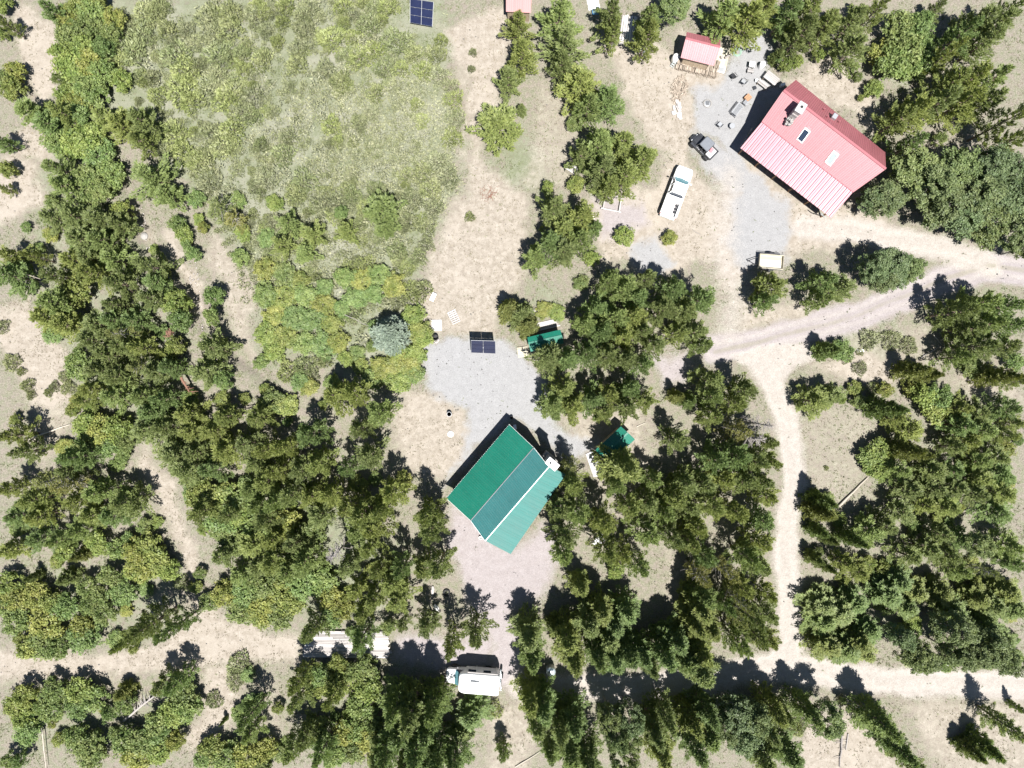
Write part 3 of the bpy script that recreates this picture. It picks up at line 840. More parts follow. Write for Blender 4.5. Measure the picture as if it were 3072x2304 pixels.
# ------------------------------------------------------------------ where the trees stand: crown centres read in twelve tiles of the photo
TILE = {1: (0, 0), 2: (768, 0), 3: (1536, 0), 4: (2272, 0), 5: (0, 768), 6: (768, 768), 7: (1536, 768), 8: (2272, 768),
        9: (0, 1504), 10: (768, 1504), 11: (1536, 1504), 12: (2272, 1504)}
TZ = 1659 / 800.0
TREES = {
 'pine': {
  1: (6, "220 30 85;310 55 90;180 690 130;290 760 120;370 690 90;300 830 70;640 720 110;740 770 115;870 740 110 7;860 870 95;200 1020 90;290 1090 110;380 1150 115;350 1040 95;930 1090 155 7;1030 1210 95 5;320 1350 120;450 1340 115;600 1360 120;480 1480 110;620 1490 110;720 1390 85;960 1610 110 8;540 1600 110;440 1610 100;690 1610 110;60 1590 95;190 1590 55;20 880 65 5;10 130 60;35 1110 40 4;20 1170 40 4"),
  2: (5, "190 1380 95;150 1510 85;340 1450 90;300 1570 90 4;550 1430 85 4;770 1290 125 5;1570 480 105 7;1510 770 150 6;800 1420 75 4"),
  3: (8, "40 140 100;60 330 100;20 450 75;300 80 150 9;330 250 145 9;310 390 95;625 70 100;640 180 85;850 100 110;850 215 95;1330 80 135 9;1480 100 135 9;1250 110 105;1420 210 105;1570 60 115;430 510 135;600 620 125;480 650 95;650 560 90;540 890 140 9;690 880 135 9;820 990 130 9;570 1050 130 9;710 1090 125 9;430 960 90;610 1150 95;270 1290 120;360 1270 105;440 1340 110;330 1420 115;240 1500 115;150 1600 110;330 1560 115;430 1480 90;520 1410 60 6"),
  4: (9, "200 60 130;330 60 130;430 150 120;290 190 110;220 260 85 8;50 90 85;600 120 120;700 80 110;600 290 105 8;760 40 85;1130 40 65 5;1290 200 120;1400 130 130 10;1500 150 120;1430 250 110;1200 320 90;1580 190 80;1600 50 90;1230 500 125;1350 480 120;1480 480 120;1160 620 125;1300 620 130;1450 620 120;1060 600 95;900 730 115;1000 680 110;1100 720 110;870 880 90;1230 730 90;1630 330 100 15;1640 520 110 15;1640 700 100 14;1650 840 80 12;1260 950 45 4;1510 890 60 5;1640 980 80"),
  5: (7, "60 120 120;150 140 80;60 220 90;340 120 95;460 60 100;560 100 100;330 290 120;280 380 110;400 430 110;430 330 110;720 170 110;850 100 100;960 160 100;800 240 100;930 260 90;1000 80 95;700 300 80;600 420 110;700 400 105;820 400 100;560 520 95;650 610 110;750 560 100;860 570 95;1290 560 120 9;1200 650 100;1370 640 100;1260 720 110;600 710 110;720 750 110;570 830 110;700 870 120;640 930 110;520 900 80;960 720 110;1050 690 85;880 870 100;1000 890 95;930 970 110;900 1080 120;1020 1070 100;850 1000 90;1150 980 110;1270 1010 110;1180 1090 105;1330 1090 110;1400 1000 100;1500 960 100;1590 1010 100;1080 1240 120;1200 1230 110;1040 1350 110;1160 1340 110;1290 1330 100;1400 1210 110;1520 1170 110;1590 1290 100;1560 1460 100;1600 1560 95;1250 1590 100;1420 1610 90;460 1250 110 8;520 1300 95;420 1330 95;840 1400 100 10;50 940 90 12;70 1120 100 8;140 1220 90 8;230 1430 95;200 1520 100;100 1600 100;270 1610 90;480 1520 100;600 1480 110;700 1530 100;850 1510 110;560 1600 100;780 1600 90;910 1430 75;60 1450 90"),
  6: (9, "480 870 125 10;560 930 110;430 960 110;600 860 85;760 910 90;770 980 100;740 1060 90;640 1080 90;330 1110 110;300 1180 100;420 1110 90;240 1170 90;700 1250 120;800 1220 90;620 1290 90;560 1330 80;60 1210 100;160 1190 100;380 1300 105;280 1330 100;430 1370 100;120 1340 100;60 1410 100;840 1480 100 11;340 1500 110;220 1490 100;120 1530 100;460 1490 90;560 1570 100;40 1520 95"),
  7: (9, "610 150 100;560 220 90;700 200 100;790 250 110;850 140 80;1000 200 110;1060 160 80;900 190 80;1180 270 110;1080 340 110;940 330 110;1220 400 100;1150 470 100;1040 480 100;1200 560 80;530 330 110;640 380 110;760 370 110;460 430 90;430 310 70;560 480 100;700 500 100;820 470 100;900 550 90;230 640 110 8;350 640 100;480 600 100;600 620 100;720 640 100;820 670 80;300 710 80;330 840 110;440 830 100;260 930 110;380 940 110;500 900 110;620 870 100;740 830 100;680 750 90;840 900 90;400 1030 85;720 940 100;820 850 70;580 970 90;1170 720 90 8;1250 770 110;1360 740 110;1320 830 110;1450 830 110;1400 920 90;1250 880 90;1180 810 90;1040 1150 105;980 1120 90;1070 1220 90;1260 1000 100;1330 1050 90;1200 970 80;1580 1160 90;1340 1190 100;1400 1250 110;1280 1280 110;1120 1340 100;1520 1280 100;745 1390 115 11;655 1430 95 10;850 1330 90 10;700 1390 95;880 1400 90;390 1430 105 11;440 1510 100;330 1500 90;480 1410 80;300 1590 110;420 1610 100;1080 1420 110;1200 1430 110;1330 1400 100;1450 1400 100;1560 1400 100;1600 1500 100;1420 1500 90;1020 1510 110;850 1540 110;740 1570 110;1100 1570 100;960 1610 100;1530 1600 100;1250 1560 100"),
  8: (8, "100 180 110;40 130 100;140 110 85;190 230 90;60 280 80;330 110 90;430 150 110;520 200 100;410 280 80;560 120 80;1060 360 75 4;1170 240 80 9;1270 220 85 9;1500 140 110 9;1600 130 110 9;1260 340 110 9;1400 290 120 9;1550 310 120 9;1340 450 110 9;1450 420 120 9;1580 430 110 9;1400 560 110;1550 560 100;1270 630 90;1610 780 70 6;280 790 120 9;400 810 110 9;340 910 110;480 870 100;430 970 100;530 950 80;620 980 100;870 1010 85;960 1080 110;1060 1090 90;1280 950 100;1390 980 100;1300 1060 110;1420 1090 110;1500 1110 80;1200 1070 80;1560 950 95;1600 1040 90;1560 1120 80;1230 1190 85;1330 1160 90;900 1340 90;1000 1310 90;1100 1340 100;1230 1340 100;1280 1280 85;1390 1280 90;1500 1260 90;1400 1390 105;1520 1360 100;1620 1360 90;1250 1450 100;1120 1460 95;960 1460 110;870 1440 80;1380 1490 95;1530 1480 100;1050 1550 100;900 1590 100;1200 1570 100;1500 1600 110;80 1280 80;60 1400 90"),
  9: (6, "100 90 100;230 100 90;130 200 100;230 240 100;350 250 85;480 190 85;560 90 100;700 90 100;60 310 95;740 800 95 11;800 910 100 11;760 1010 90 10;900 790 100 12;980 850 95 11;1080 790 85 11;1000 1110 90;1080 1110 85 8;1180 1130 60;940 1170 75;1540 1350 90 10;1590 1290 80 10;1550 1450 90;1600 410 100;1560 270 110;1480 460 100;1370 340 95"),
  10: (8, "60 130 100;300 70 100;400 90 110;100 240 100;230 270 100;660 90 120 11;720 180 110 11;770 70 90 11;620 190 100;700 300 90;1060 90 110 11;1080 190 100 11;900 430 95 11;1130 420 110 10;1030 430 90;1100 490 80;1120 310 80;560 410 100;640 430 90;300 380 110;200 440 110;100 380 110;620 560 90;570 720 90;660 700 90;730 610 90;850 510 110;870 620 110;800 690 90;930 590 90;760 440 80;340 810 100 10;650 870 95 8;700 810 80 7;910 770 50 5;1060 770 85 7;1210 910 95 11;1370 730 90 9;1360 830 100 9;1290 880 80 9;260 1130 90 9;250 1240 90;260 1320 80;300 1480 100;220 1560 95;400 1570 95;470 1230 80;1540 1570 65 5"),
  11: (10, "390 90 110;310 70 100;440 160 90;340 230 100;430 280 90;330 340 100;420 380 90;580 140 100;620 210 80;600 320 90;700 340 80;830 90 110;760 190 100;860 210 110;960 110 100;1060 90 90;1150 160 100;900 300 100;1010 240 100;1120 270 100;1210 190 90;1200 350 90;1150 390 80;800 410 100;850 440 90;1400 70 110;1500 40 100;1560 260 110;1480 360 100;1580 360 100;1530 460 100;1440 550 100;1570 530 80;1260 530 75;1330 650 90;1500 730 100;1590 770 80;1530 840 90;1420 890 90;1520 960 80;1610 890 80;1350 810 80"),
  12: (8, "120 130 110;200 210 100;60 240 100;60 410 100;60 520 90;130 570 70;110 700 90;70 860 90;20 940 60;680 90 95;700 190 110;800 160 110;880 100 90;830 230 90;960 350 105;1080 310 105;1200 340 90;1260 240 100;1150 210 95;1100 90 90;1560 110 110;1580 280 105;1600 390 90;1270 440 80;1350 380 80;560 390 85;640 450 90;540 470 80;680 370 80"),
 },
 'fir': {
  7: (13, "720 1330 125"),
  10: (13, "860 1300 105;960 1340 105;900 1440 100;1060 1430 105;1000 1560 105;1110 1290 90;820 1560 95;1130 1600 90;1330 1350 110 6;1380 1290 80 5;1280 1440 85 6;1340 1510 85 6;760 1640 95;920 1650 100;1040 1660 95;1230 1640 85 11"),
  11: (10.5, "1180 690 105;1150 790 90;1240 800 90;1200 600 80;110 860 105;130 990 90;180 940 80;350 880 100;390 1000 100;330 780 90;400 1080 65;560 690 105 9;480 770 100 9;640 780 105 9;600 860 100 9;720 700 90 9;540 980 100;640 990 100;730 950 90;740 1080 80;820 970 90;870 1040 70;1030 880 110;960 980 100;1080 980 100;1170 1060 110;1040 1100 90;1180 950 90;1120 1180 95;1040 1230 90;1180 1270 90;200 1290 100;160 1380 90;280 1250 90;390 1400 100;430 1490 100;300 1440 80;370 1560 100;470 1600 100;240 1570 60 8;900 1460 90;930 1570 90;850 1590 80;970 1310 75;1130 1390 100;1220 1460 100;1150 1540 90;1240 1390 90;1600 1440 80;1550 1590 90;430 540 75 9;60 1260 0 0;120 1240 85"),
  12: (7.5, "320 640 90;400 660 110;480 630 110;520 700 110;420 750 100;600 710 100;620 640 80;340 740 80;380 880 90;460 900 110;560 960 110;680 960 100;760 1030 80;640 880 90;700 800 80;830 590 95;940 660 100;1000 570 95;900 510 90;1050 510 90;1060 610 80;1000 710 90;1240 700 95;1140 820 80;1220 630 80;1150 570 90;1380 610 80;1480 650 80;1560 570 90;1600 670 90;1520 510 80;1400 780 90;1460 810 100;1530 870 100;1600 820 90;1560 970 85;1630 960 80;700 1280 90 11;800 1380 100 11;830 1480 90 11;900 1560 90 11;960 1630 75 11;350 1260 90 9;110 1280 80 9;180 1340 60 7;190 1570 100 11;80 1500 90 10;250 1640 80 10;60 1620 90 10;1600 1430 70 10;1600 1560 85 10"),
 },
 'young': {
  3: (3.5, "60 680 38 3;1650 345 40"),
  4: (3, "1060 560 0 0"),
  6: (4, "1570 335 95 5"),
  7: (5, "60 370 100;100 440 90;20 420 85;1030 870 55;1100 900 60"),
  8: (5, "910 330 65;960 290 40;430 530 70;480 560 60;970 710 80 6;1060 740 70;1000 1230 70;920 1210 75 7;1500 750 80 7;340 1510 75 7;400 1580 65;800 950 85 8;860 960 70 7"),
  9: (3.5, "500 340 60;420 480 65;210 470 40;770 1190 70;1390 1370 20 2"),
  12: (4.5, "380 190 55;450 240 45;360 360 50;430 410 45;350 60 75 6;430 80 65;590 240 65 7;1330 1550 65;1420 1530 85 6;1650 1240 30;1590 1265 30;1430 1255 18 2;1370 1260 18 2"),
  11: (4, "260 770 65"),
 },
 'sparse': {1: (5, "1360 1300 105 4;1430 1375 80 4"), 5: (7, "300 1400 105;400 1430 95;740 480 80;860 700 85"), 8: (9, "60 1130 90"),
            7: (8, "370 1310 80 7;1430 1090 105"), 11: (10, "700 870 100;1180 470 85;1350 450 85;1420 630 80;1400 720 75"), 12: (8, "1430 440 70")},
 'dead': {7: (9, "1500 1130 90;1560 1050 80"), 10: (8, "500 320 85;640 750 45 6"), 5: (7, "1500 1320 80")},
 'browndead': {10: (6, "880 0 0 0")},
 'spruce': {6: (6, "835 480 138")},
 'aspen': {
  3: (6, "1000 75 100"),
  4: (7, "950 1090 150;1050 1170 130;1200 1080 140;1400 1060 140;1560 1100 130;1150 1300 150;1320 1250 150;1480 1280 150;1620 1250 110;1050 1420 110;1230 1420 140;1400 1430 140;1560 1450 130;1330 1540 100;1620 1570 90;760 1290 130 6;690 1260 80 5"),
  8: (6, "820 120 135;700 80 100;920 100 90;780 200 85"),
  12: (7, "400 1330 110 8;430 1400 75 7;1380 890 110;1280 910 100;1200 930 90;1480 1010 90;860 820 80 6;950 960 100 7;1010 1010 80 6;900 1000 70 6;1180 770 110 8;1150 930 55 5;1340 260 85 6"),
  11: (8, "1370 1300 120;1480 1320 100;1420 1420 110;1520 1440 80;1300 1380 80;600 1310 85;720 1270 90;640 1420 85;720 1440 75;680 1560 95"),
 },
 'willow': {
  1: (2.6, "430 120 80;500 50 80;590 80 90;560 170 80;440 240 80;520 320 90;450 420 100;570 390 90;640 460 80;520 540 80;590 580 90;400 350 80;480 620 90;420 600 70;500 720 70;560 860 100;620 960 100;480 900 100;380 900 80;700 1080 90;560 1100 80;640 1180 90;760 1300 60;770 1420 70;560 1250 80;650 300 70;700 220 60;720 130 70;620 20 70;330 510 40;20 30 60;10 210 40;90 560 70;60 500 60;100 450 60;60 1060 50;1150 1460 60 2;1210 1580 50 2;760 510 65 2;1110 1400 55 2;820 760 60"),
  3: (2, "700 1470 60;980 1480 45 1.5;500 1610 50;400 1150 55;220 1170 40;380 770 50"),
  4: (2, "130 350 40;170 410 40;240 390 40;380 350 35;600 420 28 1.5;620 480 30 1.5;720 560 52;640 610 20 1;1130 870 42;870 180 90 4;970 250 110 4;900 330 110 4;820 400 95 4;1040 400 80 4;760 340 80 3;1010 150 70 3;960 420 80 3"),
  5: (3, "1160 170 90;1130 280 80;1130 400 80;1100 560 60;500 690 85;560 1050 90;650 1090 100;740 1070 90;680 1160 80;790 1150 60;1350 1500 120;1460 1520 110;1250 1490 90;265 640 45 1.5;1340 250 60;1330 380 55;480 230 90 4;1400 770 60"),
  6: (1.3, "60 80 72;180 120 78;280 150 58;60 240 78;180 260 82;300 240 78;420 300 74;120 370 82;240 380 78;360 400 82;480 420 68;60 480 82;180 500 78;300 540 82;420 560 82;520 540 65;120 600 64;560 130 68;660 160 78;760 120 74;860 180 78;620 260 74;740 230 64;430 200 60;540 330 60;100 900 80 2.6;60 960 70;180 930 80;640 1420 60;920 1400 60;720 560 40;1020 470 75;1000 600 70;980 740 75;720 770 70;880 780 85;860 690 95;940 680 85;780 710 80;900 610 60;980 370 70;650 690 50;330 820 60;280 780 60;560 640 50;1040 520 60"),
  7: (2, "200 340 60 1;280 350 55 1;430 170 50 1.2"),
  8: (2, "520 590 75;740 1320 80 2.4;760 1230 95 2.4;700 1250 70 2.4;1110 880 90 3;1020 870 85 3;1080 960 85 3;790 830 50;980 840 60;1600 660 60;1320 680 70"),
  9: (2.6, "620 260 75;740 290 60;100 600 80;60 510 80;230 590 95;320 610 70;420 650 80;40 650 70;110 740 80;300 780 105;280 880 105;190 920 70;370 920 70;530 840 100;520 780 80;560 530 70;560 640 60;640 600 70;700 460 70;770 560 80;850 310 90;930 290 100;900 390 100;1000 380 90;1080 410 70;870 430 90;660 690 70;420 310 70;170 1200 70;110 1270 70;340 1170 80;330 1290 80;510 1180 90;590 1220 90;490 1270 80;790 1250 70;690 1310 50;1150 1220 90;1080 1310 90;1200 1290 80;980 1380 80;180 1420 90;160 1340 80;780 1480 90;900 1490 100;850 1580 90;1000 1540 90;970 1430 80;1100 1480 60;560 1510 95;580 1580 75;480 1460 75;70 1600 50;140 1600 50;1320 1540 80;1430 1600 105;1550 1590 95;1400 100 110;1380 170 80;1500 70 95;1600 160 95;1450 260 95;1400 570 80;1540 580 105;1500 690 90;1620 690 90;1600 550 80;1260 1580 60"),
  10: (2.8, "180 110 100;60 510 105;170 550 105;300 490 105;420 480 95;60 650 105;150 690 95;220 610 95;480 610 95;470 710 80;540 660 80;350 190 85;400 1070 90;380 1150 70;500 1120 105;680 1030 80;690 1150 90;650 1270 80;730 1350 90;620 1410 90;560 1430 70;700 1460 95;600 1530 90;500 1560 80;380 1410 85;60 1540 80;30 1640 70;830 770 55;520 1000 60;600 1060 60"),
  11: (2, "640 430 55;1400 780 50;420 470 50;270 1560 45"),
 },
 'sage': {
  1: (0.9, "820 310 95;730 370 70;900 100 80;970 60 65;880 200 80;1040 190 60;1160 180 48;1100 350 90;1150 430 80;1130 560 95;1190 630 70;980 600 60;1290 100 70;1320 200 80;1430 80 70;1430 180 80;1590 100 70;1360 340 90;1520 430 50;1300 560 90;1450 560 80;1400 620 80;1080 850 90;1130 940 70;1020 940 60;1310 820 60;1390 900 80;1450 800 80;1500 700 70;1350 480 70;800 180 60;1250 1010 80;1290 1130 80;1200 1000 60;1580 600 70;1560 720 60;1500 330 50;1230 400 50;1070 270 40;860 480 45;950 480 50"),
  2: (0.9, "60 190 50;160 140 42;260 300 60;820 40 62;130 260 42;870 260 85;740 310 60;800 420 60;980 330 60;740 580 55;640 770 50;1000 650 40;1120 340 60;50 70 50;180 40 55;330 60 60;290 80 50;540 30 60;600 90 50;550 140 40;700 150 70;470 240 75;310 190 60;640 360 75;40 370 60;430 430 60;530 500 60;250 400 60;200 850 55;60 1110 75;170 960 65;300 1130 80;240 1210 60;470 780 60;1150 250 40;1100 1300 60;1330 1350 30;1340 430 22;1350 325 22;600 230 50;900 430 50;1040 440 60;1140 470 60;1210 540 50;1230 620 60;1240 740 60;1220 860 60;1130 1010 70;1190 1100 70;1040 1080 60;1090 1180 60;420 1260 70;520 1260 60;600 1220 60;430 1200 50;30 900 45 1;980 1240 60;940 1380 60;1060 1420 60;1060 1520 45;1010 1600 50;880 1560 60"),
  5: (0.8, "70 660 48;400 750 38;335 815 32;420 820 42;170 810 40;10 440 42;130 720 25;300 850 25;190 870 25"),
  6: (1.0, "880 280 50;950 230 60;380 135 28;680 60 60;1030 210 60;600 350 55;420 640 55;300 690 60;200 720 65;340 740 50"),
  8: (0.8, "640 700 40;560 640 30;720 830 40;700 520 60;830 520 60;940 560 50;430 1320 15 .4;640 600 20 .5"),
  9: (0.8, "1490 1020 70;1460 1120 55;1330 1240 50;1130 510 45"),
  12: (0.7, "520 1240 28;440 1250 20;240 1420 45;270 1400 40"),
  10: (0.8, "1480 1300 50;1520 1500 30"),
 },
}
HUES = {
 'pine': [(1.0, 1.0, 1.0), (1.08, 1.06, 0.9), (0.88, 1.0, 0.95), (1.18, 1.12, 0.9), (0.95, 0.95, 0.9), (1.05, 1.1, 1.0)],
 'fir': [(1.0, 1.0, 1.0), (0.9, 1.0, 1.0), (1.12, 1.06, 0.9), (0.92, 0.98, 0.9)],
 'young': [(1.0, 1.0, 1.0), (0.9, 0.98, 0.95), (1.1, 1.0, 0.9)],
 'sparse': [(1.05, 0.95, 0.9), (0.95, 0.92, 0.95), (1.2, 1.0, 0.9)],
 'aspen': [(1.0, 1.0, 1.0), (1.1, 1.08, 0.95), (0.9, 0.97, 1.05), (1.05, 1.1, 1.0)],
 'willow': [(1.0, 1.0, 1.0), (1.15, 1.08, 0.9), (0.88, 1.0, 0.98), (1.1, 1.12, 0.9), (1.28, 1.12, 0.9), (1.0, 1.06, 1.0)],
 'sage': [(1.0, 1.0, 1.0), (1.0, 1.02, 0.88), (0.88, 0.94, 0.82), (1.0, 1.06, 0.76), (0.95, 0.95, 1.0)],
}
LOOK = {
 ('pine', 0): 'olive green pine', ('pine', 1): 'yellowish green pine', ('pine', 2): 'deep green pine', ('pine', 3): 'yellow tinged pine', ('pine', 4): 'dull olive pine', ('pine', 5): 'fresh green pine',
 ('fir', 0): 'tall spire shaped fir', ('fir', 1): 'tall dark fir', ('fir', 2): 'tall olive fir', ('fir', 3): 'tall dull green fir',
 ('young', 0): 'small young pine', ('young', 1): 'small dark young pine', ('young', 2): 'small olive young pine',
 ('sparse', 0): 'thin brownish pine', ('sparse', 1): 'thin greyish pine', ('sparse', 2): 'thin yellowing pine',
 ('aspen', 0): 'leafy green aspen', ('aspen', 1): 'light green aspen', ('aspen', 2): 'bluish green aspen', ('aspen', 3): 'bright green aspen',
 ('willow', 0): 'leafy green bush', ('willow', 1): 'light green bush', ('willow', 2): 'deeper green bush', ('willow', 3): 'bright green bush', ('willow', 4): 'yellow green bush', ('willow', 5): 'mid green bush',
 ('sage', 0): 'grey green low shrub', ('sage', 1): 'dull green low shrub', ('sage', 2): 'darker green low shrub', ('sage', 3): 'yellow green low shrub', ('sage', 4): 'pale grey low shrub',
 ('spruce', 0): 'bluish grey spruce', ('dead', 0): 'bare grey dead tree', ('browndead', 0): 'rusty dead pine',
}
NAME = {'pine': ('pine_tree', 'tree', 'pines of the forest'), 'fir': ('fir_tree', 'tree', 'tall firs along the lower road'), 'young': ('young_pine', 'tree', 'young pines'),
        'sparse': ('thin_pine', 'tree', 'thin pines with bare branches'), 'aspen': ('aspen_tree', 'tree', 'aspens'), 'willow': ('leafy_bush', 'bush', 'green bushes'),
        'sage': ('low_shrub', 'shrub', 'low shrubs of the meadow'), 'spruce': ('spruce_tree', 'tree', None), 'dead': ('dead_tree', 'tree', 'bare dead trees'), 'browndead': ('dead_pine', 'tree', None)}
# landmarks that the labels name, in photo pixels (places on the ground)
LAND = [("the red roofed cabin", 2450, 440), ("the red roofed woodshed", 2100, 145), ("the fire ring", 2122, 311), ("the white pickup", 2030, 575), ("the black buggy", 2113, 440),
        ("the grey kennel", 1715, 505), ("the timber frame", 1838, 610), ("the cream trailer", 2310, 780), ("the green cabin", 1520, 1470), ("the long green shed", 1630, 1020),
        ("the square green shed", 1840, 1335), ("the tilted solar array", 1450, 1040), ("the flat solar array", 1265, 40), ("the pink shed", 1555, 15), ("the blue spruce", 1170, 1000),
        ("the black drum", 1308, 1011), ("the fire barrel", 1349, 1241), ("the plank bridge", 1040, 1932), ("the motorhome", 1425, 2035), ("the round tank", 1652, 2005),
        ("the road fork", 2290, 1080), ("the road junction", 2370, 1995), ("the paired fallen poles", 2555, 1480), ("the aspen grove", 2920, 620), ("the rust branch pile", 512, 1003),
        ("the fallen grey tree", 440, 2110), ("the corner sand bank", 110, 150), ("the boulder in the creek", 425, 690), ("the fallen meadow log", 720, 265), ("the long thin log", 150, 1295),
        ("the grey gravel pad", 1960, 760), ("the white tarp", 1799, 1620), ("the lumber stack", 1885, 100), ("the tyre ring", 1340, 1778), ("the bent road shoulder", 2360, 1500),
        ("the dry grass clearing", 2510, 1380), ("the sandy trail", 520, 1520), ("the bleached log", 2525, 2230), ("the white road board", 2834, 1996), ("the bare sand spot", 200, 1070),
        ("the crossed dead logs", 2810, 1040), ("the brown dead trunk", 568, 1160), ("the grassy hollow", 1170, 380), ("the meadow trail", 720, 900), ("the driveway end", 2940, 805),
        ("the leaning bare pole", 120, 840), ("the pale stump", 1779, 656), ("the pebble strip", 1255, 790), ("the bottom clearing", 1520, 2200), ("the roadside verge", 2800, 2120)]
ORD = ['first', 'second', 'third', 'fourth', 'fifth', 'sixth', 'seventh', 'eighth', 'ninth', 'tenth', 'eleventh', 'twelfth', 'thirteenth', 'fourteenth', 'fifteenth', 'sixteenth', 'seventeenth', 'eighteenth', 'nineteenth', 'twentieth']

# footprints that no trunk may stand in (photo px polygons): cabins, sheds, vehicles
KEEP_OUT = [[(2350, 230), (2640, 460), (2650, 520), (2480, 660), (2210, 440)], [(1525, 1255), (1700, 1420), (1525, 1665), (1330, 1490)],
            [(2040, 100), (2165, 125), (2140, 215), (2025, 185)], [(1575, 995), (1690, 975), (1690, 1050), (1590, 1060)], [(1770, 1340), (1870, 1270), (1900, 1310), (1820, 1395)],
            [(1330, 1990), (1515, 2000), (1515, 2075), (1330, 2060)], [(2040, 495), (2080, 510), (2015, 655), (1990, 640)], [(1640, 1985), (1668, 1985), (1668, 2025), (1640, 2025)]]

spots = []
for kind, tiles in TREES.items():
    for t, (h0, s) in tiles.items():
        for item in s.split(';'):
            q = [float(x) for x in item.split()]
            if q[2] <= 0:
                continue
            h = q[3] if len(q) > 3 else h0
            u, v = TILE[t][0] + q[0] / TZ, TILE[t][1] + q[1] / TZ
            h *= rnd.uniform(0.9, 1.12) * (0.86 if kind == 'pine' else 0.84 if kind == 'fir' else 1)
            if kind in ('pine', 'fir') and u > 2390 and 1180 < v < 2010:
                h *= 0.7
            zc = (0.68 if kind in ('pine', 'fir', 'sparse', 'dead') else 0.5) * h
            p = P(u, v, zc)
            r = q[2] / TZ / S * (H - zc) / H
            spots.append([kind, p.x, p.y, r, h, u, v])
# crowns keep clear of the roads as they are seen from the drone
CLEAR = [([(q[0] * 1.38879, q[1] * 1.38879) for q in pts], hw * S) for pts, hw in (
    ([(2260, 1486), (2050, 1478), (1900, 1470), (1780, 1456), (1690, 1442), (1600, 1452)], 1.5), (ROADS[1][0], 1.25), (ROADS[2][0], 1.3), ([(75, 40), (100, 190)], .8), ([(60, 290), (90, 420), (20, 460)], .8), ([(0, 700), (85, 740), (100, 860)], 1.2), ([(485, 500), (530, 620), (550, 780)], .9), ([(325, 985), (360, 1090), (410, 1220), (470, 1340), (630, 1400)], .8), ([(0, 1435), (320, 1430), (470, 1400)], .8), ([(470, 1440), (450, 1540), (420, 1620)], .7), ([(375, 540), (430, 660)], .5), ([(1240, 1483), (1480, 1478)], .5),
    ([(1600, 745), (1650, 735), (1780, 705), (1880, 672), (1960, 640), (2040, 605), (2110, 585)], 1.7), ([(1600, 775), (1640, 780), (1700, 780)], 1.6))]


def nearest(px, py, pts):
    best = None
    for (ax, ay), (bx, by) in zip(pts[:-1], pts[1:]):
        dx, dy = bx - ax, by - ay
        t = max(0, min(1, ((px - ax) * dx + (py - ay) * dy) / (dx * dx + dy * dy)))
        qx, qy = ax + t * dx, ay + t * dy
        d = math.hypot(px - qx, py - qy)
        if best is None or d < best[0]:
            best = (d, qx, qy)
    return best


OPEN = [[(q[0] * 1.38879, q[1] * 1.38879) for q in pts] for pts in (
    [(1728, 895), (1860, 885), (1895, 950), (1850, 1030), (1800, 1060), (1745, 1040)], [(1935, 1515), (2150, 1510), (2090, 1570), (2055, 1640), (2000, 1640)], [(1770, 1560), (1830, 1545), (1900, 1640), (1780, 1650)],
    [(1770, 770), (1930, 765), (1930, 820), (1800, 800)], [(1065, 1515), (1120, 1515), (1110, 1580), (1060, 1580)])]
for sp in spots:
    kind, x, y, r, h, u, v = sp
    if kind not in ('sage', 'willow') and any(poly_sd(np.array([1536 + x * S * H / (H - .5 * h)]), np.array([1152 - y * S * H / (H - .5 * h)]), q)[0] > 0 for q in OPEN):
        sp[3] = 0
        continue
    if kind == 'sage':
        continue
    for it in range(5):
        moved = False
        for pts, hw in CLEAR:
            for t in (0.15, 0.5, 0.85):
                zt = h * t
                pu, pv = 1536 + sp[1] * S * H / (H - zt), 1152 - sp[2] * S * H / (H - zt)
                need = hw + (0.85 if kind != 'fir' else 1.0) * r * S * (1.0 - 0.45 * t)
                d, qx, qy = nearest(pu, pv, pts)
                if d < need:
                    d0, ox, oy = nearest(u, v, pts)
                    nx_, ny_ = (u - ox, v - oy) if d0 > 4 else (pu - qx, pv - qy)
                    L = math.hypot(nx_, ny_) + 1e-6
                    m_ = (need - (d if (pu - qx) * nx_ + (pv - qy) * ny_ > 0 else -d)) / S
                    sp[1] += nx_ / L * m_
                    sp[2] -= ny_ / L * m_
                    moved = True
        if not moved:
            break
    if math.hypot(sp[1] - x, sp[2] - y) > (1.5 if kind != 'willow' else 1.0):
        sp[3] = 0
spots = [sp for sp in spots if sp[3] > 0]
# undergrowth bushes between the pines
mrng = random.Random(5)
n_more = tries = 0
while n_more < 125 and tries < 6000:
    tries += 1
    mu, mv = (mrng.uniform(60, 1150), mrng.uniform(600, 2280)) if mrng.random() < .62 else (mrng.uniform(2420, 3050), mrng.uniform(1150, 2000))
    mx, my = (mu - 1536) / S, (1152 - mv) / S
    s_, m_, g_, t_, gr_ = [float(q[0]) for q in masks(np.array([mx]), np.array([my]))]
    if max(s_, m_, g_, t_) > .25 or min(math.hypot(mx - q[1], my - q[2]) - q[3] * (.75 if q[0] != 'willow' else .9) for q in spots) < 0.15:
        continue
    spots.append(['willow', mx, my, mrng.uniform(.5, 1.1), mrng.uniform(.8, 1.8), mu, mv])
    n_more += 1
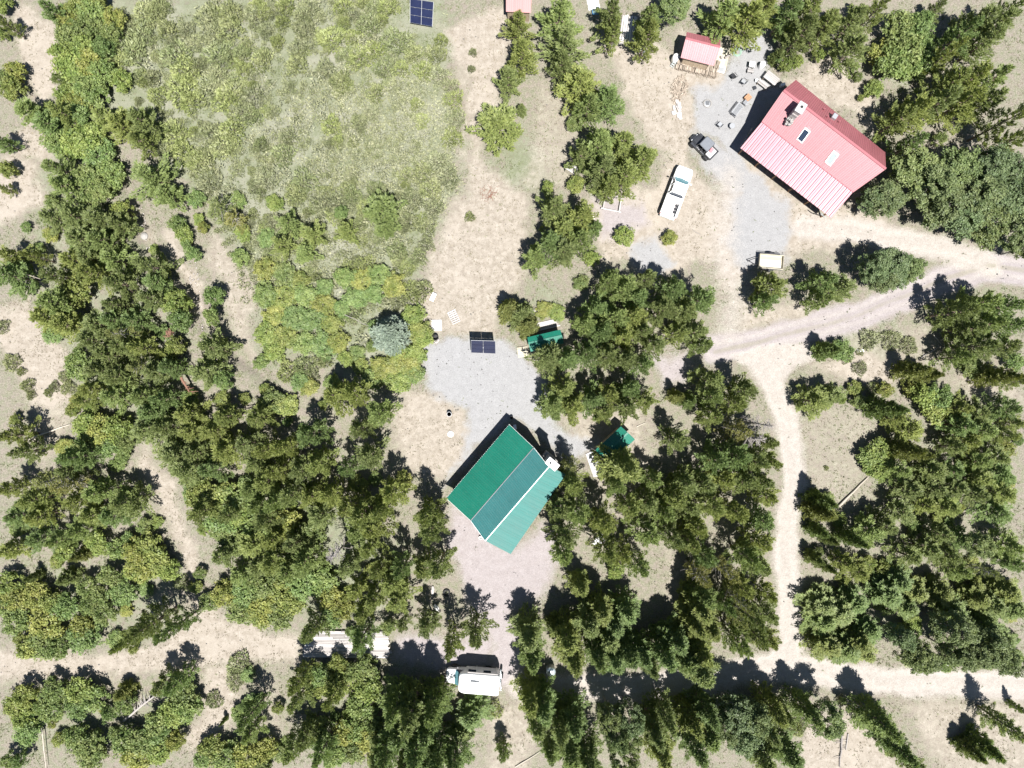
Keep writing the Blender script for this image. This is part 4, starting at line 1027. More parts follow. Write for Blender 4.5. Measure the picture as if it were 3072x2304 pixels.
# more low shrubs, scattered over the meadow
mrng = random.Random(21)
n_more = 0
while n_more < 175:
    mx, my = mrng.uniform(-47, -10), mrng.uniform(12, 43)
    a1, a2 = np.array([mx]), np.array([my])
    if poly_sd(a1, a2, [G(q) for q in [(170, 0), (950, 0), (990, 120), (960, 180), (1000, 290), (995, 430), (930, 540), (860, 640), (600, 620), (450, 430), (330, 260), (230, 160)]])[0] < 0.3 or fbm(a1, a2, 0.35, 321, 3)[0] < mrng.uniform(0.38, 0.58):
        continue
    if mrng.random() < 0.75 * math.exp(-(((mx + 14) / 9) ** 2 + ((my - 27) / 9) ** 2)):
        continue
    mr = mrng.uniform(0.42, 0.95)
    spots.append(['sage', mx, my, mr, mrng.uniform(0.35, 0.7), 1536 + mx * S, 1152 - my * S])
    n_more += 1
# leave out crowns that nearly coincide, and trunks that would stand inside a building
order = sorted(range(len(spots)), key=lambda i: -spots[i][3])
keep = []
for i in order:
    k, x, y, r, h, u, v = spots[i]
    gu, gv = 1536 + x * S, 1152 - y * S
    if any(poly_sd(np.array([gu]), np.array([gv]), q)[0] > -6 for q in KEEP_OUT):
        # push it out along the line from the building's centre
        for q in KEEP_OUT:
            d = poly_sd(np.array([gu]), np.array([gv]), q)[0]
            if d > -6:
                cx, cy = sum(p[0] for p in q) / len(q), sum(p[1] for p in q) / len(q)
                L = math.hypot(gu - cx, gv - cy) + 1e-6
                for step in range(60):
                    gu += (gu - cx) / L * 4
                    gv += (gv - cy) / L * 4
                    if poly_sd(np.array([gu]), np.array([gv]), q)[0] < -8:
                        break
        x, y = (gu - 1536) / S, (1152 - gv) / S
        spots[i][1], spots[i][2] = x, y
    lim = {'sage': 0.35, 'willow': 0.6, 'pine': 1.7, 'fir': 1.45}.get(k, 1.15)
    if any(math.hypot(x - spots[j][1], y - spots[j][2]) < lim and (spots[j][0] in ('sage', 'willow')) == (k in ('sage', 'willow')) for j in keep):
        continue
    keep.append(i)
keep.sort()
print({k: sum(spots[i][0] == k for i in keep) for k in TREES})

BASE = {'pine': (7.0, 1.9), 'fir': (10.0, 1.7), 'young': (4.0, 1.35), 'sparse': (8.0, 1.8), 'spruce': (6.0, 2.0), 'aspen': (8.0, 2.3), 'willow': (2.4, 1.6), 'sage': (0.62, 0.8), 'dead': (8.0, 1.6), 'browndead': (6.0, 1.1)}
plants = []
for i in keep:
    kind, x, y, r, h, u, v = spots[i]
    pr = PROTO[kind]
    cm, tm = pr[rnd.randrange(len(pr))]
    nm, cat, grp = NAME[kind]
    if kind == 'sage':
        hs = HUES['sage']
        g = rnd.randrange(len(hs))
    elif kind in HUES:
        g = rnd.randrange(len(HUES[kind]))
    else:
        g = 0
    hue = HUES[kind][g] if kind in HUES else (1, 1, 1)
    o = thing(nm, None, cat, (x, y, gz(x, y) - 0.03), rnd.uniform(0, 6.28), grp)
    b = BASE[kind]
    sxy, szz = r / b[1] * {'pine': 1.14, 'fir': 1.24}.get(kind, 1.04), h / b[0]
    o.scale = (sxy * rnd.uniform(0.93, 1.07), sxy * rnd.uniform(0.93, 1.07), szz)
    cr = bpy.data.objects.new('branches' if kind == 'dead' else 'crown', cm)
    tr = bpy.data.objects.new('stem' if kind in ('willow', 'sage') else 'trunk', tm)
    f = rnd.uniform(0.9, 1.12)
    cr.color = (hue[0] * f, hue[1] * f, hue[2] * f, 1)
    if kind == 'dead':
        cr['kind'] = 'stuff'
    for c in (cr, tr):
        COL.objects.link(c)
        c.parent = o
    plants.append((o, kind, g, u, v))

# labels: a look, and a place given by two landmarks
buck = {}
for o, kind, g, u, v in plants:
    ds = sorted((math.hypot(u - a[1], v - a[2]), n) for n, a in enumerate(LAND))
    a = LAND[ds[0][1]]
    ang = math.atan2(v - a[2], u - a[1])
    best = None
    for d, n in sorted((math.hypot(a[1] - c[1], a[2] - c[2]), n) for n, c in enumerate(LAND) if c is not a)[:7]:
        c = LAND[n]
        da = abs((math.atan2(c[2] - a[2], c[1] - a[1]) - ang + math.pi) % (2 * math.pi) - math.pi)
        if best is None or da < best[0] - 0.05:
            best = (da, n)
    buck.setdefault((LOOK[(kind, g)], a[0], LAND[best[1]][0]), []).append((ds[0][0], o))
for (look, a, b), lst in buck.items():
    lst.sort(key=lambda t: t[0])
    for k, (d, o) in enumerate(lst):
        near = 'beside' if d < 110 else 'out from'
        if len(lst) == 1:
            o['label'] = f"{look} {near} {a} toward {b}" if near == 'out from' else f"{look} {near} {a}, on the side toward {b}"
        else:
            o['label'] = f"{look}, {ORD[min(k, 19)]} one out from {a} toward {b}"
        w = o['label'].replace(',', '').split()
        if len(w) > 16:
            o['label'] = f"{look}, {ORD[min(k, 19)]} from {a.replace('the ', '')} toward {b.replace('the ', '')}"

# ------------------------------------------------------------------ ground cover that nobody could count
def scatter(n, dens, seed):
    rng = np.random.default_rng(seed)
    x = rng.uniform(-60, 60, n)
    y = rng.uniform(-46, 46, n)
    keepm = rng.random(n) < dens(x, y)
    return x[keepm], y[keepm], rng


def stuff(name, v, t, m, label):
    o = bpy.data.objects.new(name, np_mesh(name, v, t, m))
    COL.objects.link(o)
    return tag(o, label, None, None, 'stuff')


MEADOW = [G(p) for p in [(200, 40), (400, 0), (940, 0), (985, 110), (955, 170), (1000, 270), (1000, 420), (950, 500), (925, 570), (870, 650), (800, 800), (640, 770), (560, 640), (430, 420), (330, 260)]]


def meadow_density(x, y):
    wx = x + (fbm(x, y, 0.4, 201, 3) - 0.5) * 3
    wy = y + (fbm(x, y, 0.4, 205, 3) - 0.5) * 3
    d = poly_sd(wx, wy, MEADOW)
    n = fbm(x, y, 0.30, 210, 4)
    core = np.exp(-(((x + 13.5) / 11) ** 2 + ((y - 25) / 12) ** 2))
    f = np.clip((n - 0.47 + 0.20 * core) * 7, 0, 1)
    return np.clip(d / 1.2, 0, 1) * f


x, y, rng = scatter(700000, meadow_density, 5)
mound = fbm(x, y, 1.0, 220, 3)
zz = ground_z(x, y) + np.clip((mound - 0.40) * 2.6, 0, 1) * 0.65
p = np.stack([x, y, zz], 1)
p[:, 2] += rng.uniform(-.04, .04, len(p))
d = np.array([0.05, -0.1, 0.7]) + rng.normal(0, 0.55, (len(p), 3))
v, t = leaf_tris(p, d, 0.27, 0.13, rng)
stuff('meadow_brush', v, t, M['meadow'], 'pale grey green low brush carpet over the meadow')


rngm = np.random.default_rng(33)
sv, st, off = [], [], 0
for k in range(2600):
    mx, my = rngm.uniform(-50, -10), rngm.uniform(-2, 43)
    if rngm.random() > 0.15 + 0.85 * (fbm(np.array([mx]), np.array([my]), 0.5, 341, 3)[0] > 0.5):
        continue
    if poly_sd(np.array([mx]), np.array([my]), [G(q) for q in [(160, 0), (950, 0), (990, 120), (960, 180), (1000, 290), (995, 430), (930, 540), (900, 650), (780, 800), (560, 780), (520, 600), (430, 430), (320, 260), (230, 160)]])[0] < 0:
        continue
    v, t = sage_crown(int(k), rngm.uniform(0.22, 0.5), rngm.uniform(0.22, 0.5), 70, (0.2, 0.09))
    v = v + np.array([mx, my, gz(mx, my)])
    sv.append(v)
    st.append(t + off)
    off += len(v)
stuff('small_meadow_shrubs', np.concatenate(sv), np.concatenate(st), M['sage'], 'many tiny grey green shrubs dotted over the meadow')


def dry_density(x, y):
    s, mv, g, tn, gr = masks(x, y)
    n = fbm(x, y, 0.9, 240, 3)
    return np.clip((n - 0.42) * 4, 0, 1) * np.clip(1 - 1.5 * np.maximum(s, np.maximum(g, mv * 0.9)), 0.0, 1) * (0.35 + 0.65 * tn)


x, y, rng = scatter(120000, dry_density, 6)
p = np.repeat(np.stack([x, y, ground_z(x, y)], 1), 3, 0)
p[:, :2] += rng.normal(0, 0.05, (len(p), 2))
d = np.array([0, 0, 0.7]) + rng.normal(0, 0.6, (len(p), 3))
d[:, 2] = np.abs(d[:, 2])
v, t = leaf_tris(p, d, 0.20, 0.05, rng)
stuff('dry_grass', v, t, M['drygrass'], 'straw coloured dry grass tufts on the tan soil')


def green_density(x, y):
    s, mv, g, tn, gr = masks(x, y)
    n = fbm(x, y, 0.55, 260, 3)
    return np.clip((n - 0.46) * 5, 0, 1) * np.clip(1 - 1.6 * np.maximum(s, np.maximum(g, np.maximum(tn * .9, mv))), 0.04, 1) * (0.4 + 0.6 * gr)


x, y, rng = scatter(190000, green_density, 8)
p = np.repeat(np.stack([x, y, ground_z(x, y)], 1), 3, 0)
p[:, :2] += rng.normal(0, 0.07, (len(p), 2))
d = np.array([0, 0, 0.7]) + rng.normal(0, 0.6, (len(p), 3))
d[:, 2] = np.abs(d[:, 2])
v, t = leaf_tris(p, d, 0.24, 0.07, rng)
stuff('green_grass', v, t, M['greengrass'], 'green grass and small weeds between the trees')


def pebbles(n, dens, seed, r0, r1, name, m, label):
    x, y, rng = scatter(n, dens, seed)
    k = len(x)
    r = rng.uniform(r0, r1, k)
    o = np.array([[1, 0, 0], [0, 1, 0], [-1, 0, 0], [0, -1, 0], [0, 0, .7], [0, 0, -.5]])
    vs = np.stack([x, y, ground_z(x, y) + r * .3], 1)[:, None, :] + o[None] * r[:, None, None] * rng.uniform(0.6, 1.4, (k, 6, 1))
    f = np.array([[0, 1, 4], [1, 2, 4], [2, 3, 4], [3, 0, 4], [1, 0, 5], [2, 1, 5], [3, 2, 5], [0, 3, 5]])
    t = (np.arange(k)[:, None, None] * 6 + f[None]).reshape(-1, 3)
    return stuff(name, vs.reshape(-1, 3), t, m, label)


def peb_d(x, y):
    s, mv, g, tn, gr = masks(x, y)
    return np.clip(np.maximum(g * 0.5, np.maximum(tn * 0.45, mv * .4)) + s * 0.05, 0, 1) * (fbm(x, y, 0.7, 300, 3) > 0.5)


pebbles(16000, peb_d, 9, 0.03, 0.085, 'pebbles', M['darkrock'], 'small grey pebbles over the gravel and soil')


def creek_d(x, y):
    return (seg_dist(x, y, [G(q) for q in [(412, 560), (425, 640), (437, 700), (470, 745)]]) < 0.55) | (seg_dist(x, y, [G(q) for q in [(296, 450), (308, 510), (326, 548)]]) < 0.5)


pebbles(90000, creek_d, 10, 0.04, 0.12, 'creek_stones', M['stone'], 'pale stones in the dry creek bed')
# ------------------------------------------------------------------ buildings
def roof_face(parent, e0, e1, r1, r0, m, width=0.9, rib=0.3, rib_h=0.03, thick=0.05, name='roof_panel'):
    """e0-e1 eave, r0-r1 upper edge (world points). Laid as single ribbed sheets, each a part."""
    e0, e1, r0, r1 = Vector(e0), Vector(e1), Vector(r0), Vector(r1)
    L = ((e1 - e0).length + (r1 - r0).length) / 2
    n = max(1, round(L / width))
    nrm = (e1 - e0).cross(r0 - e0).normalized()
    if nrm.z < 0:
        nrm = -nrm
    for k in range(n):
        lift = nrm * (rnd.uniform(0, 0.006))
        a, b = k / n, (k + 1) / n - 0.004 / L
        m_ = max(2, round(width / rib))
        prof = []
        for j in range(m_):
            f0 = a + (b - a) * j / m_
            w = (b - a) / m_
            prof += [(f0 + w * 0.02, 0), (f0 + w * 0.40, 0), (f0 + w * 0.52, rib_h), (f0 + w * 0.80, rib_h), (f0 + w * 0.92, 0)]
        prof.append((b, 0))
        B = MB()
        top = []
        for f, z in prof:
            top.append((e0.lerp(e1, f) + nrm * z + lift, r0.lerp(r1, f) + nrm * z + lift))
        vs = [p for q in top for p in q] + [p - nrm * (thick + 0.0) for q in top for p in q]
        c = len(top)
        fs = []
        for j in range(c - 1):
            fs.append((2 * j, 2 * j + 2, 2 * j + 3, 2 * j + 1))
            fs.append((2 * c + 2 * j, 2 * c + 2 * j + 1, 2 * c + 2 * j + 3, 2 * c + 2 * j + 2))
            fs.append((2 * j, 2 * c + 2 * j, 2 * c + 2 * j + 2, 2 * j + 2))
            fs.append((2 * j + 1, 2 * j + 3, 2 * c + 2 * j + 3, 2 * c + 2 * j + 1))
        fs.append((0, 1, 2 * c + 1, 2 * c))
        fs.append((2 * c - 2, 4 * c - 2, 4 * c - 1, 2 * c - 1))
        B.add(vs, fs)
        B.build(name, m, parent, False, True)


def strip(parent, a, b, w, h, m, name, up=0.0):
    """a straight bar between two world points"""
    a, b = Vector(a), Vector(b)
    d = (b - a)
    L = d.length
    d.normalize()
    s = d.cross(Vector((0, 0, 1))).normalized()
    n = s.cross(d)
    if n.z < 0:
        n = -n
    q = [a - s * w / 2, a + s * w / 2, a + s * w / 2 + n * h, a - s * w / 2 + n * h]
    q2 = [p + d * L for p in q]
    B = MB()
    B.loft([[p + n * up for p in q], [p + n * up for p in q2]])
    return B.build(name, m, parent, False, True)


def walls(parent, plan, z0, tops, m, thick=0.16, course=0.24):
    """plan: world xy corners in order; tops: height at each corner; every log course of a wall is a part-like ring, joined per wall"""
    n = len(plan)
    for i in range(n):
        a, b = Vector(plan[i]).to_2d(), Vector(plan[(i + 1) % n]).to_2d()
        ta, tb = tops[i], tops[(i + 1) % n]
        d = (b - a).normalized()
        nn = Vector((d.y, -d.x))
        B = MB()
        z = z0
        while z < max(ta, tb) - 0.02:
            za = min(z + course - 0.02, ta) if z < ta else None
            zb = min(z + course - 0.02, tb) if z < tb else None
            A, C = a.copy(), b.copy()
            if za is None or zb is None:
                fa = (z - ta) / (tb - ta) if za is None else 0
                fb = (z - ta) / (tb - ta) if zb is None else 1
                A, C = a.lerp(b, max(0, fa)), a.lerp(b, min(1, fb))
                za = za or z + 0.02
                zb = zb or z + 0.02
            if (C - A).length > 0.1:
                q = [(A.x, A.y, z), (C.x, C.y, z), (C.x, C.y, zb), (A.x, A.y, za)]
                o = Vector((nn.x, nn.y, 0)) * thick
                q = [Vector(p) for p in q]
                B.add(q + [p - o for p in q], [(0, 1, 2, 3), (7, 6, 5, 4), (0, 4, 5, 1), (1, 5, 6, 2), (2, 6, 7, 3), (3, 7, 4, 0)])
            z += course
        if B.v:
            B.build('wall', m, parent, False, True)


def opening(parent, a, b, f, z0, w, h, kind):
    """a door or window on the wall from a to b at fraction f"""
    a, b = Vector(a).to_2d(), Vector(b).to_2d()
    d = (b - a).normalized()
    nn = Vector((d.y, -d.x))
    c = a.lerp(b, f)
    T = Matrix.Translation((c.x + nn.x * 0.04, c.y + nn.y * 0.04, z0 + h / 2)) @ Matrix.Rotation(math.atan2(d.y, d.x), 4, 'Z')
    B = MB()
    B.box((0, 0, 0), (w, 0.08, h), 0, T)
    o = B.build(kind, M['creamwood'] if kind == 'door' else M['whitetrim'], parent, False, True)
    T2 = Matrix.Translation((nn.x * 0.05, nn.y * 0.05, 0)) @ T
    B = MB()
    if kind == 'door':
        B.box((w * 0.38, 0, 0), (0.05, 0.06, 0.14), 0, T2)
        bb = MB(); bb.v, bb.f = B.v, B.f
        inv = parent_matrix(parent).inverted()
        k = bb.build('handle', M['darkframe'], o)
    else:
        for sx in (-1, 1):
            B.box((sx * w * 0.23, 0, 0), (w * 0.40, 0.03, h * 0.84), 0, T2)
        k = B.build('pane', M['glass'], o)
    # o carries the parent's offset in its vertices, so bring the child into the same space
    inv = parent_matrix(parent).inverted()
    k.data.transform(inv)
    return o


def lerp(a, b, t):
    return Vector(a).lerp(Vector(b), t)


def inset_plan(pts, d):
    c = sum((Vector(p).to_2d() for p in pts), Vector((0, 0))) / len(pts)
    out = []
    for p in pts:
        q = Vector(p).to_2d()
        v = q - c
        out.append(c + v * (1 - d / v.length))
    return out


# ---- the red roofed cabin
NE0, NE1 = P(2388, 240, 3.2), P(2655, 457, 3.2)
RD0, RD1 = P(2351, 271, 5.5), P(2657, 507, 5.5)
BR0, BR1 = P(2286, 365, 3.8), P(2560, 576, 3.8)
LO0, LO1 = P(2221, 444, 2.75), P(2493, 654, 2.75)
c0 = (BR0 + NE1) / 2
red = thing('log_cabin', 'large cabin with faded red metal roof, two skylights and a stone chimney', 'cabin', (c0.x, c0.y, 0))
roof_face(red, NE0, NE1, RD1, RD0, M['redroof'], 0.92, 0.23, 0.022)
roof_face(red, BR0, BR1, RD1, RD0, M['redroof'], 0.92, 0.23, 0.018)
dn = Vector((0, 0, -0.10))
roof_face(red, LO0, LO1, BR1 + dn, BR0 + dn, M['porchroof'], 1.05, 0.5, 0.085, 0.03, 'porch_roof_panel')
strip(red, RD0 + Vector((0, 0, .03)), RD1 + Vector((0, 0, .03)), 0.26, 0.03, M['redroof'], 'ridge_cap')
strip(red, BR0 - (BR1 - BR0).normalized() * .02 + Vector((0, 0, -.01)), BR1 + Vector((0, 0, -.01)), 0.10, 0.03, M['redroof'], 'eave_trim')
for a, b in ((NE0, RD0), (RD0, BR0), (NE1, RD1), (RD1, BR1)):
    strip(red, a + Vector((0, 0, -.14)), b + Vector((0, 0, -.14)), 0.05, 0.12, M['redroof'], 'barge_board')
pl = inset_plan([NE0, NE1, BR1, BR0], 0.75)
walls(red, [pl[3], pl[2], pl[1], pl[0]], -0.1, [3.55, 3.55, 3.1, 3.1], M['logwall'])
for (A, Bp, tA) in ((pl[0], pl[3], 1), (pl[2], pl[1], 1)):
    mid = A.lerp(Bp, 0.5)
    B = MB()
    q = [(A.x, A.y, 3.1), (Bp.x, Bp.y, 3.1), (mid.x, mid.y, 5.0)]
    d = (Bp - A).normalized()
    nn = Vector((d.y, -d.x, 0)) * 0.14
    q = [Vector(p) for p in q]
    B.add(q + [p - nn for p in q], [(0, 1, 2), (5, 4, 3), (0, 3, 4, 1), (1, 4, 5, 2), (2, 5, 3, 0)])
    B.build('gable', M['logwall'], red, False, True)
opening(red, pl[3], pl[2], 0.5, 0.1, 0.95, 2.05, 'door')
for f in (0.2, 0.8):
    opening(red, pl[3], pl[2], f, 1.0, 1.3, 1.1, 'window')
opening(red, pl[0], pl[3], 0.5, 1.0, 1.2, 1.1, 'window')
opening(red, pl[2], pl[1], 0.5, 1.0, 1.2, 1.1, 'window')
for k in range(6):
    p = lerp(lerp(LO0, BR0, 0.22), lerp(LO1, BR1, 0.22), 0.03 + 0.94 * k / 5)
    B = MB()
    B.tube([(p.x, p.y, -0.1), (p.x, p.y, p.z - 0.06)], 0.09, 10)
    B.build('porch_post', M['logwall'], red, True, True)
strip(red, lerp(LO0, BR0, 0.22) + Vector((0, 0, -.32)), lerp(LO1, BR1, 0.22) + Vector((0, 0, -.32)), 0.12, 0.2, M['logwall'], 'porch_beam')
dk = [lerp(LO0, BR0, .6), lerp(LO1, BR1, .6), lerp(LO1, BR1, 1.1), lerp(LO0, BR0, 1.1)]
nd = 20
for k in range(nd):
    B = MB()
    a, b = k / nd, (k + .96) / nd
    q = [lerp(dk[0], dk[3], a), lerp(dk[1], dk[2], a), lerp(dk[1], dk[2], b), lerp(dk[0], dk[3], b)]
    B.slab([(p.x, p.y, 0.2) for p in q], 0.05)
    B.build('porch_board', M['greyplank'], red, False, True)
# chimney
ax = (RD1 - RD0); ax.z = 0; ax.normalize()
dw = (BR0 - RD0); dw.z = 0; dw.normalize()
ct = P(2404, 322, 6.9)
cb = P(2381, 347, 4.6)
B = MB()
yaw = math.atan2(dw.y, dw.x)
for k in range(9):
    z = 3.9 + k * 0.33
    B.box((ct.x, ct.y, z), (1.0 + rnd.uniform(-.05, .05), 0.70 + rnd.uniform(-.04, .04), 0.32), yaw, None, 0.04)
ch = B.build('chimney', M['stone'], red, False, True)
B = MB()
B.box((ct.x, ct.y, 6.83), (1.18, 0.86, 0.14), yaw, None, 0.03)
o = B.build('cap', M['concrete'], ch)
o.data.transform(parent_matrix(red).inverted())
B = MB()
B.tube([(ct.x + 0.05, ct.y + .05, 6.8), (ct.x + 0.05, ct.y + .05, 6.93)], 0.15, 12)
o = B.build('flue', M['soot'], ch, True)
o.data.transform(parent_matrix(red).inverted())
cc = ct + dw * 0.85
B = MB()
for k in range(26):
    B.box((cc.x + rnd.uniform(-.3, .3), cc.y + rnd.uniform(-.3, .3), 4.9 + rnd.uniform(-0.2, 0.35)), (rnd.uniform(.16, .3), rnd.uniform(.14, .26), rnd.uniform(.2, .4)), rnd.uniform(0, 3), None, 0.04)
B.build('chimney_shoulder', M['rock'], red, False, True)
# skylights
sl = (RD0 - BR0).normalized()
nrm = ax.cross(sl).normalized()
if nrm.z < 0:
    nrm = -nrm


def on_roof(u, v, o, n):
    """point of the plane (o, n) seen at a pixel"""
    c = Vector((0, 0, H))
    d = P(u, v, 0) - c
    return c + d * ((o - c).dot(n) / d.dot(n))


R3 = Matrix((ax, sl, nrm)).transposed().to_4x4()
for u, v, gm in ((2410, 406, 'glass'), (2495, 475, 'paleglass')):
    p = on_roof(u, v, BR0, nrm)
    T = Matrix.Translation(p) @ R3
    B = MB()
    w, l = 0.66, 1.25
    for c, s in (((-w / 2, 0, .06), (.09, l, .14)), ((w / 2, 0, .06), (.09, l, .14)), ((0, -l / 2, .06), (w + .09, .09, .14)), ((0, l / 2, .06), (w + .09, .16, .14))):
        B.box(c, s, 0, T)
    sk = B.build('skylight', M['whitetrim'], red, False, True)
    B = MB()
    B.box((0, -0.02, 0.07), (w - .1, l - .14, .05), 0, T)
    o = B.build('pane', M[gm], sk)
    o.data.transform(parent_matrix(red).inverted())
    B = MB()
    B.box((0, l / 2 + .2, 0.03), (w * .7, .22, .05), 0, T)
    o = B.build('flashing', M['redroof'], sk)
    o.data.transform(parent_matrix(red).inverted())
sl2 = (RD0 - NE0).normalized()
n2 = ax.cross(sl2).normalized()
if n2.z < 0:
    n2 = -n2
p = on_roof(2498, 354, NE0, n2)
B = MB()
B.box((p.x, p.y, p.z + .25), (.55, .5, .7), yaw, None, 0.03)
B.build('roof_vent', M['greymetal'], red, False, True)
for u, v in ((2470, 330), (2515, 367), (2480, 352)):
    p = on_roof(u, v, NE0, n2)
    B = MB()
    B.tube([p, p + Vector((0, 0, .35))], 0.06, 8)
    B.build('vent_pipe', M['redroof'], red, True, True)
# downspout at the porch corner
B = MB()
B.tube([P(2463, 640, 2.6), P(2470, 648, 2.3), P(2472, 650, 0.2), P(2478, 652, .1)], 0.05, 8)
B.build('downspout', M['brightmetal'], red, True, True)

# ---- the green cabin
A0, A1 = P(1528, 1274, 2.9), P(1339, 1495, 2.9)
K0, K1 = P(1601, 1343, 4.7), P(1412, 1562, 4.7)
B0, B1 = P(1646, 1400, 3.35), P(1455, 1622, 3.35)
C0, C1 = P(1697, 1423, 2.9), P(1532, 1662, 2.9)
c0 = (A0 + A1 + C0 + C1) / 4
green = thing('cabin', 'cabin with a three strip green metal roof and a white capped chimney', 'cabin', (c0.x, c0.y, 0))
roof_face(green, A0, A1, K1, K0, M['greenroof'], 0.92, 0.23, 0.016)
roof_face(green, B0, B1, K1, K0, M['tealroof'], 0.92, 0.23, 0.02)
roof_face(green, C0, C1, B1 + Vector((0, 0, -.12)), B0 + Vector((0, 0, -.12)), M['greenporch'], 0.92, 0.46, 0.008, 0.05, 'porch_roof_panel')
strip(green, K0 + Vector((0, 0, .02)), K1 + Vector((0, 0, .02)), 0.07, 0.02, M['darkframe'], 'ridge_cap')
strip(green, B0 + Vector((0, 0, -.04)), B1 + Vector((0, 0, -.04)), 0.16, 0.05, M['whitetrim'], 'eave_trim')
for a, b in ((A1, K1), (K1, B1), (A0, K0), (K0, B0), (A0, A1)):
    strip(green, a + Vector((0, 0, -.16)), b + Vector((0, 0, -.16)), 0.05, 0.13, M['whitetrim'], 'barge_board')
for a, b in ((C1, B1), (C0, C1), (C0, B0)):
    strip(green, a + Vector((0, 0, -.2)), b + Vector((0, 0, -.28)), 0.05, 0.12, M['greenporch'], 'barge_board')
pl = inset_plan([A0, A1, B1, B0], 0.6)
walls(green, [pl[0], pl[1], pl[2], pl[3]], -0.1, [2.75, 2.75, 3.1, 3.1], M['logwall'])
for (A, Bp) in ((pl[1], pl[2]), (pl[3], pl[0])):
    mid = A.lerp(Bp, 0.58)
    q = [Vector((A.x, A.y, 2.7)), Vector((Bp.x, Bp.y, 2.9)), Vector((mid.x, mid.y, 4.2))]
    d = (Bp - A).normalized()
    nn = Vector((d.y, -d.x, 0)) * 0.14
    B = MB()
    B.add(q + [p - nn for p in q], [(0, 1, 2), (5, 4, 3), (0, 3, 4, 1), (1, 4, 5, 2), (2, 5, 3, 0)])
    B.build('gable', M['logwall'], green, False, True)
opening(green, pl[1], pl[2], 0.35, 0.1, 0.95, 2.05, 'door')
opening(green, pl[1], pl[2], 0.75, 1.0, 1.1, 1.0, 'window')
opening(green, pl[0], pl[1], 0.3, 1.0, 1.2, 1.0, 'window')
opening(green, pl[0], pl[1], 0.7, 1.0, 1.2, 1.0, 'window')
opening(green, pl[3], pl[0], 0.5, 1.0, 1.1, 1.0, 'window')
for k in range(5):
    p = lerp(lerp(C0, B0, 0.1), lerp(C1, B1, 0.1), 0.04 + 0.92 * k / 4)
    B = MB()
    B.box((p.x, p.y, (p.z - .1) / 2), (.14, .14, p.z - .1), 0.7)
    B.build('porch_post', M['boardwall'], green, False, True)
ct = P(1657, 1392, 6.6)
yaw = math.atan2(-115, 135)
B = MB()
for k in range(12):
    B.box((ct.x, ct.y, 0.4 + k * 0.53), (1.15 + rnd.uniform(-.04, .04) + (0.5 if k < 4 else 0), 0.62 + rnd.uniform(-.03, .03) + (0.2 if k < 4 else 0), 0.52), yaw, None, 0.05)
ch = B.build('chimney', M['rock'], green, False, True)
B = MB()
B.box((ct.x, ct.y, 6.66), (1.36, 0.82, 0.12), yaw, None, 0.03)
o = B.build('cap', M['whitetrim'], ch)
o.data.transform(parent_matrix(green).inverted())
B = MB()
for dx in (-0.18, 0.2):
    B.tube([(ct.x + dx, ct.y - dx * .6, 6.6), (ct.x + dx, ct.y - dx * .6, 6.8)], 0.11 if dx < 0 else 0.05, 10)
o = B.build('flue', M['soot'], ch, True)
o.data.transform(parent_matrix(green).inverted())


# ---- small sheds
def small_roof_shed(name, label, eaveA, eaveB, rA, rB, hA, hR, hB, m, wallm, inset=0.3, back=None):
    """gabled shed: eave pixels A (two), ridge (two), eave B (two)"""
    a0, a1 = [P(*q, hA) for q in eaveA]
    r0, r1 = [P(*q, hR) for q in (rA, rB)]
    b0, b1 = [P(*q, hB) for q in eaveB]
    c = (a0 + a1 + b0 + b1) / 4
    t = thing(name, label, 'shed', (c.x, c.y, 0))
    roof_face(t, a0, a1, r1, r0, m, 0.9, 0.23, 0.02)
    roof_face(t, b0, b1, r1, r0, m, 0.9, 0.23, 0.02)
    strip(t, r0 + Vector((0, 0, .02)), r1 + Vector((0, 0, .02)), 0.2, 0.03, m, 'ridge_cap')
    pl = inset_plan([a0, a1, b1, b0], inset)
    walls(t, pl, -0.1, [hA - .1, hA - .1, hB - .1, hB - .1], wallm, 0.12)
    for (A, Bp) in ((pl[1], pl[2]), (pl[3], pl[0])):
        mid = A.lerp(Bp, 0.5)
        q = [Vector((A.x, A.y, min(hA, hB) - .12)), Vector((Bp.x, Bp.y, min(hA, hB) - .12)), Vector((mid.x, mid.y, hR - .2))]
        d = (Bp - A).normalized()
        nn = Vector((d.y, -d.x, 0)) * 0.1
        B = MB()
        B.add(q + [p - nn for p in q], [(0, 1, 2), (5, 4, 3), (0, 3, 4, 1), (1, 4, 5, 2), (2, 5, 3, 0)])
        B.build('gable', wallm, t, False, True)
    return t, pl


wsh, pl = small_roof_shed('woodshed', 'small woodshed with a red metal roof beside the gravel patio', [(2042, 173), (2142, 198)], [(2060, 96), (2161, 119)], (2057, 115), (2161, 141), 2.4, 3.3, 2.5, M['redroof'], M['boardwall'], 0.55)
opening(wsh, pl[1], pl[2], 0.5, 0.1, 0.8, 1.9, 'door')
lsh, pl = small_roof_shed('green_shed', 'long low shed with a teal green metal roof in tree shade', [(1592, 1055), (1692, 1030)], [(1582, 1012), (1681, 989)], (1585, 1030), (1686, 1007), 2.3, 2.7, 2.4, M['greenroof'], M['boardwall'], 0.25)
opening(lsh, pl[3], pl[0], 0.5, 0.1, 0.8, 1.8, 'door')
ssh, pl = small_roof_shed('green_shed', 'square shed with a dark green roof and pale concrete apron', [(1828, 1391), (1905, 1318)], [(1785, 1350), (1863, 1279)], (1805, 1370), (1884, 1298), 2.3, 2.75, 2.4, M['greenroof'], M['boardwall'], 0.3)
opening(ssh, pl[3], pl[0], 0.45, 0.1, 0.9, 1.9, 'door')
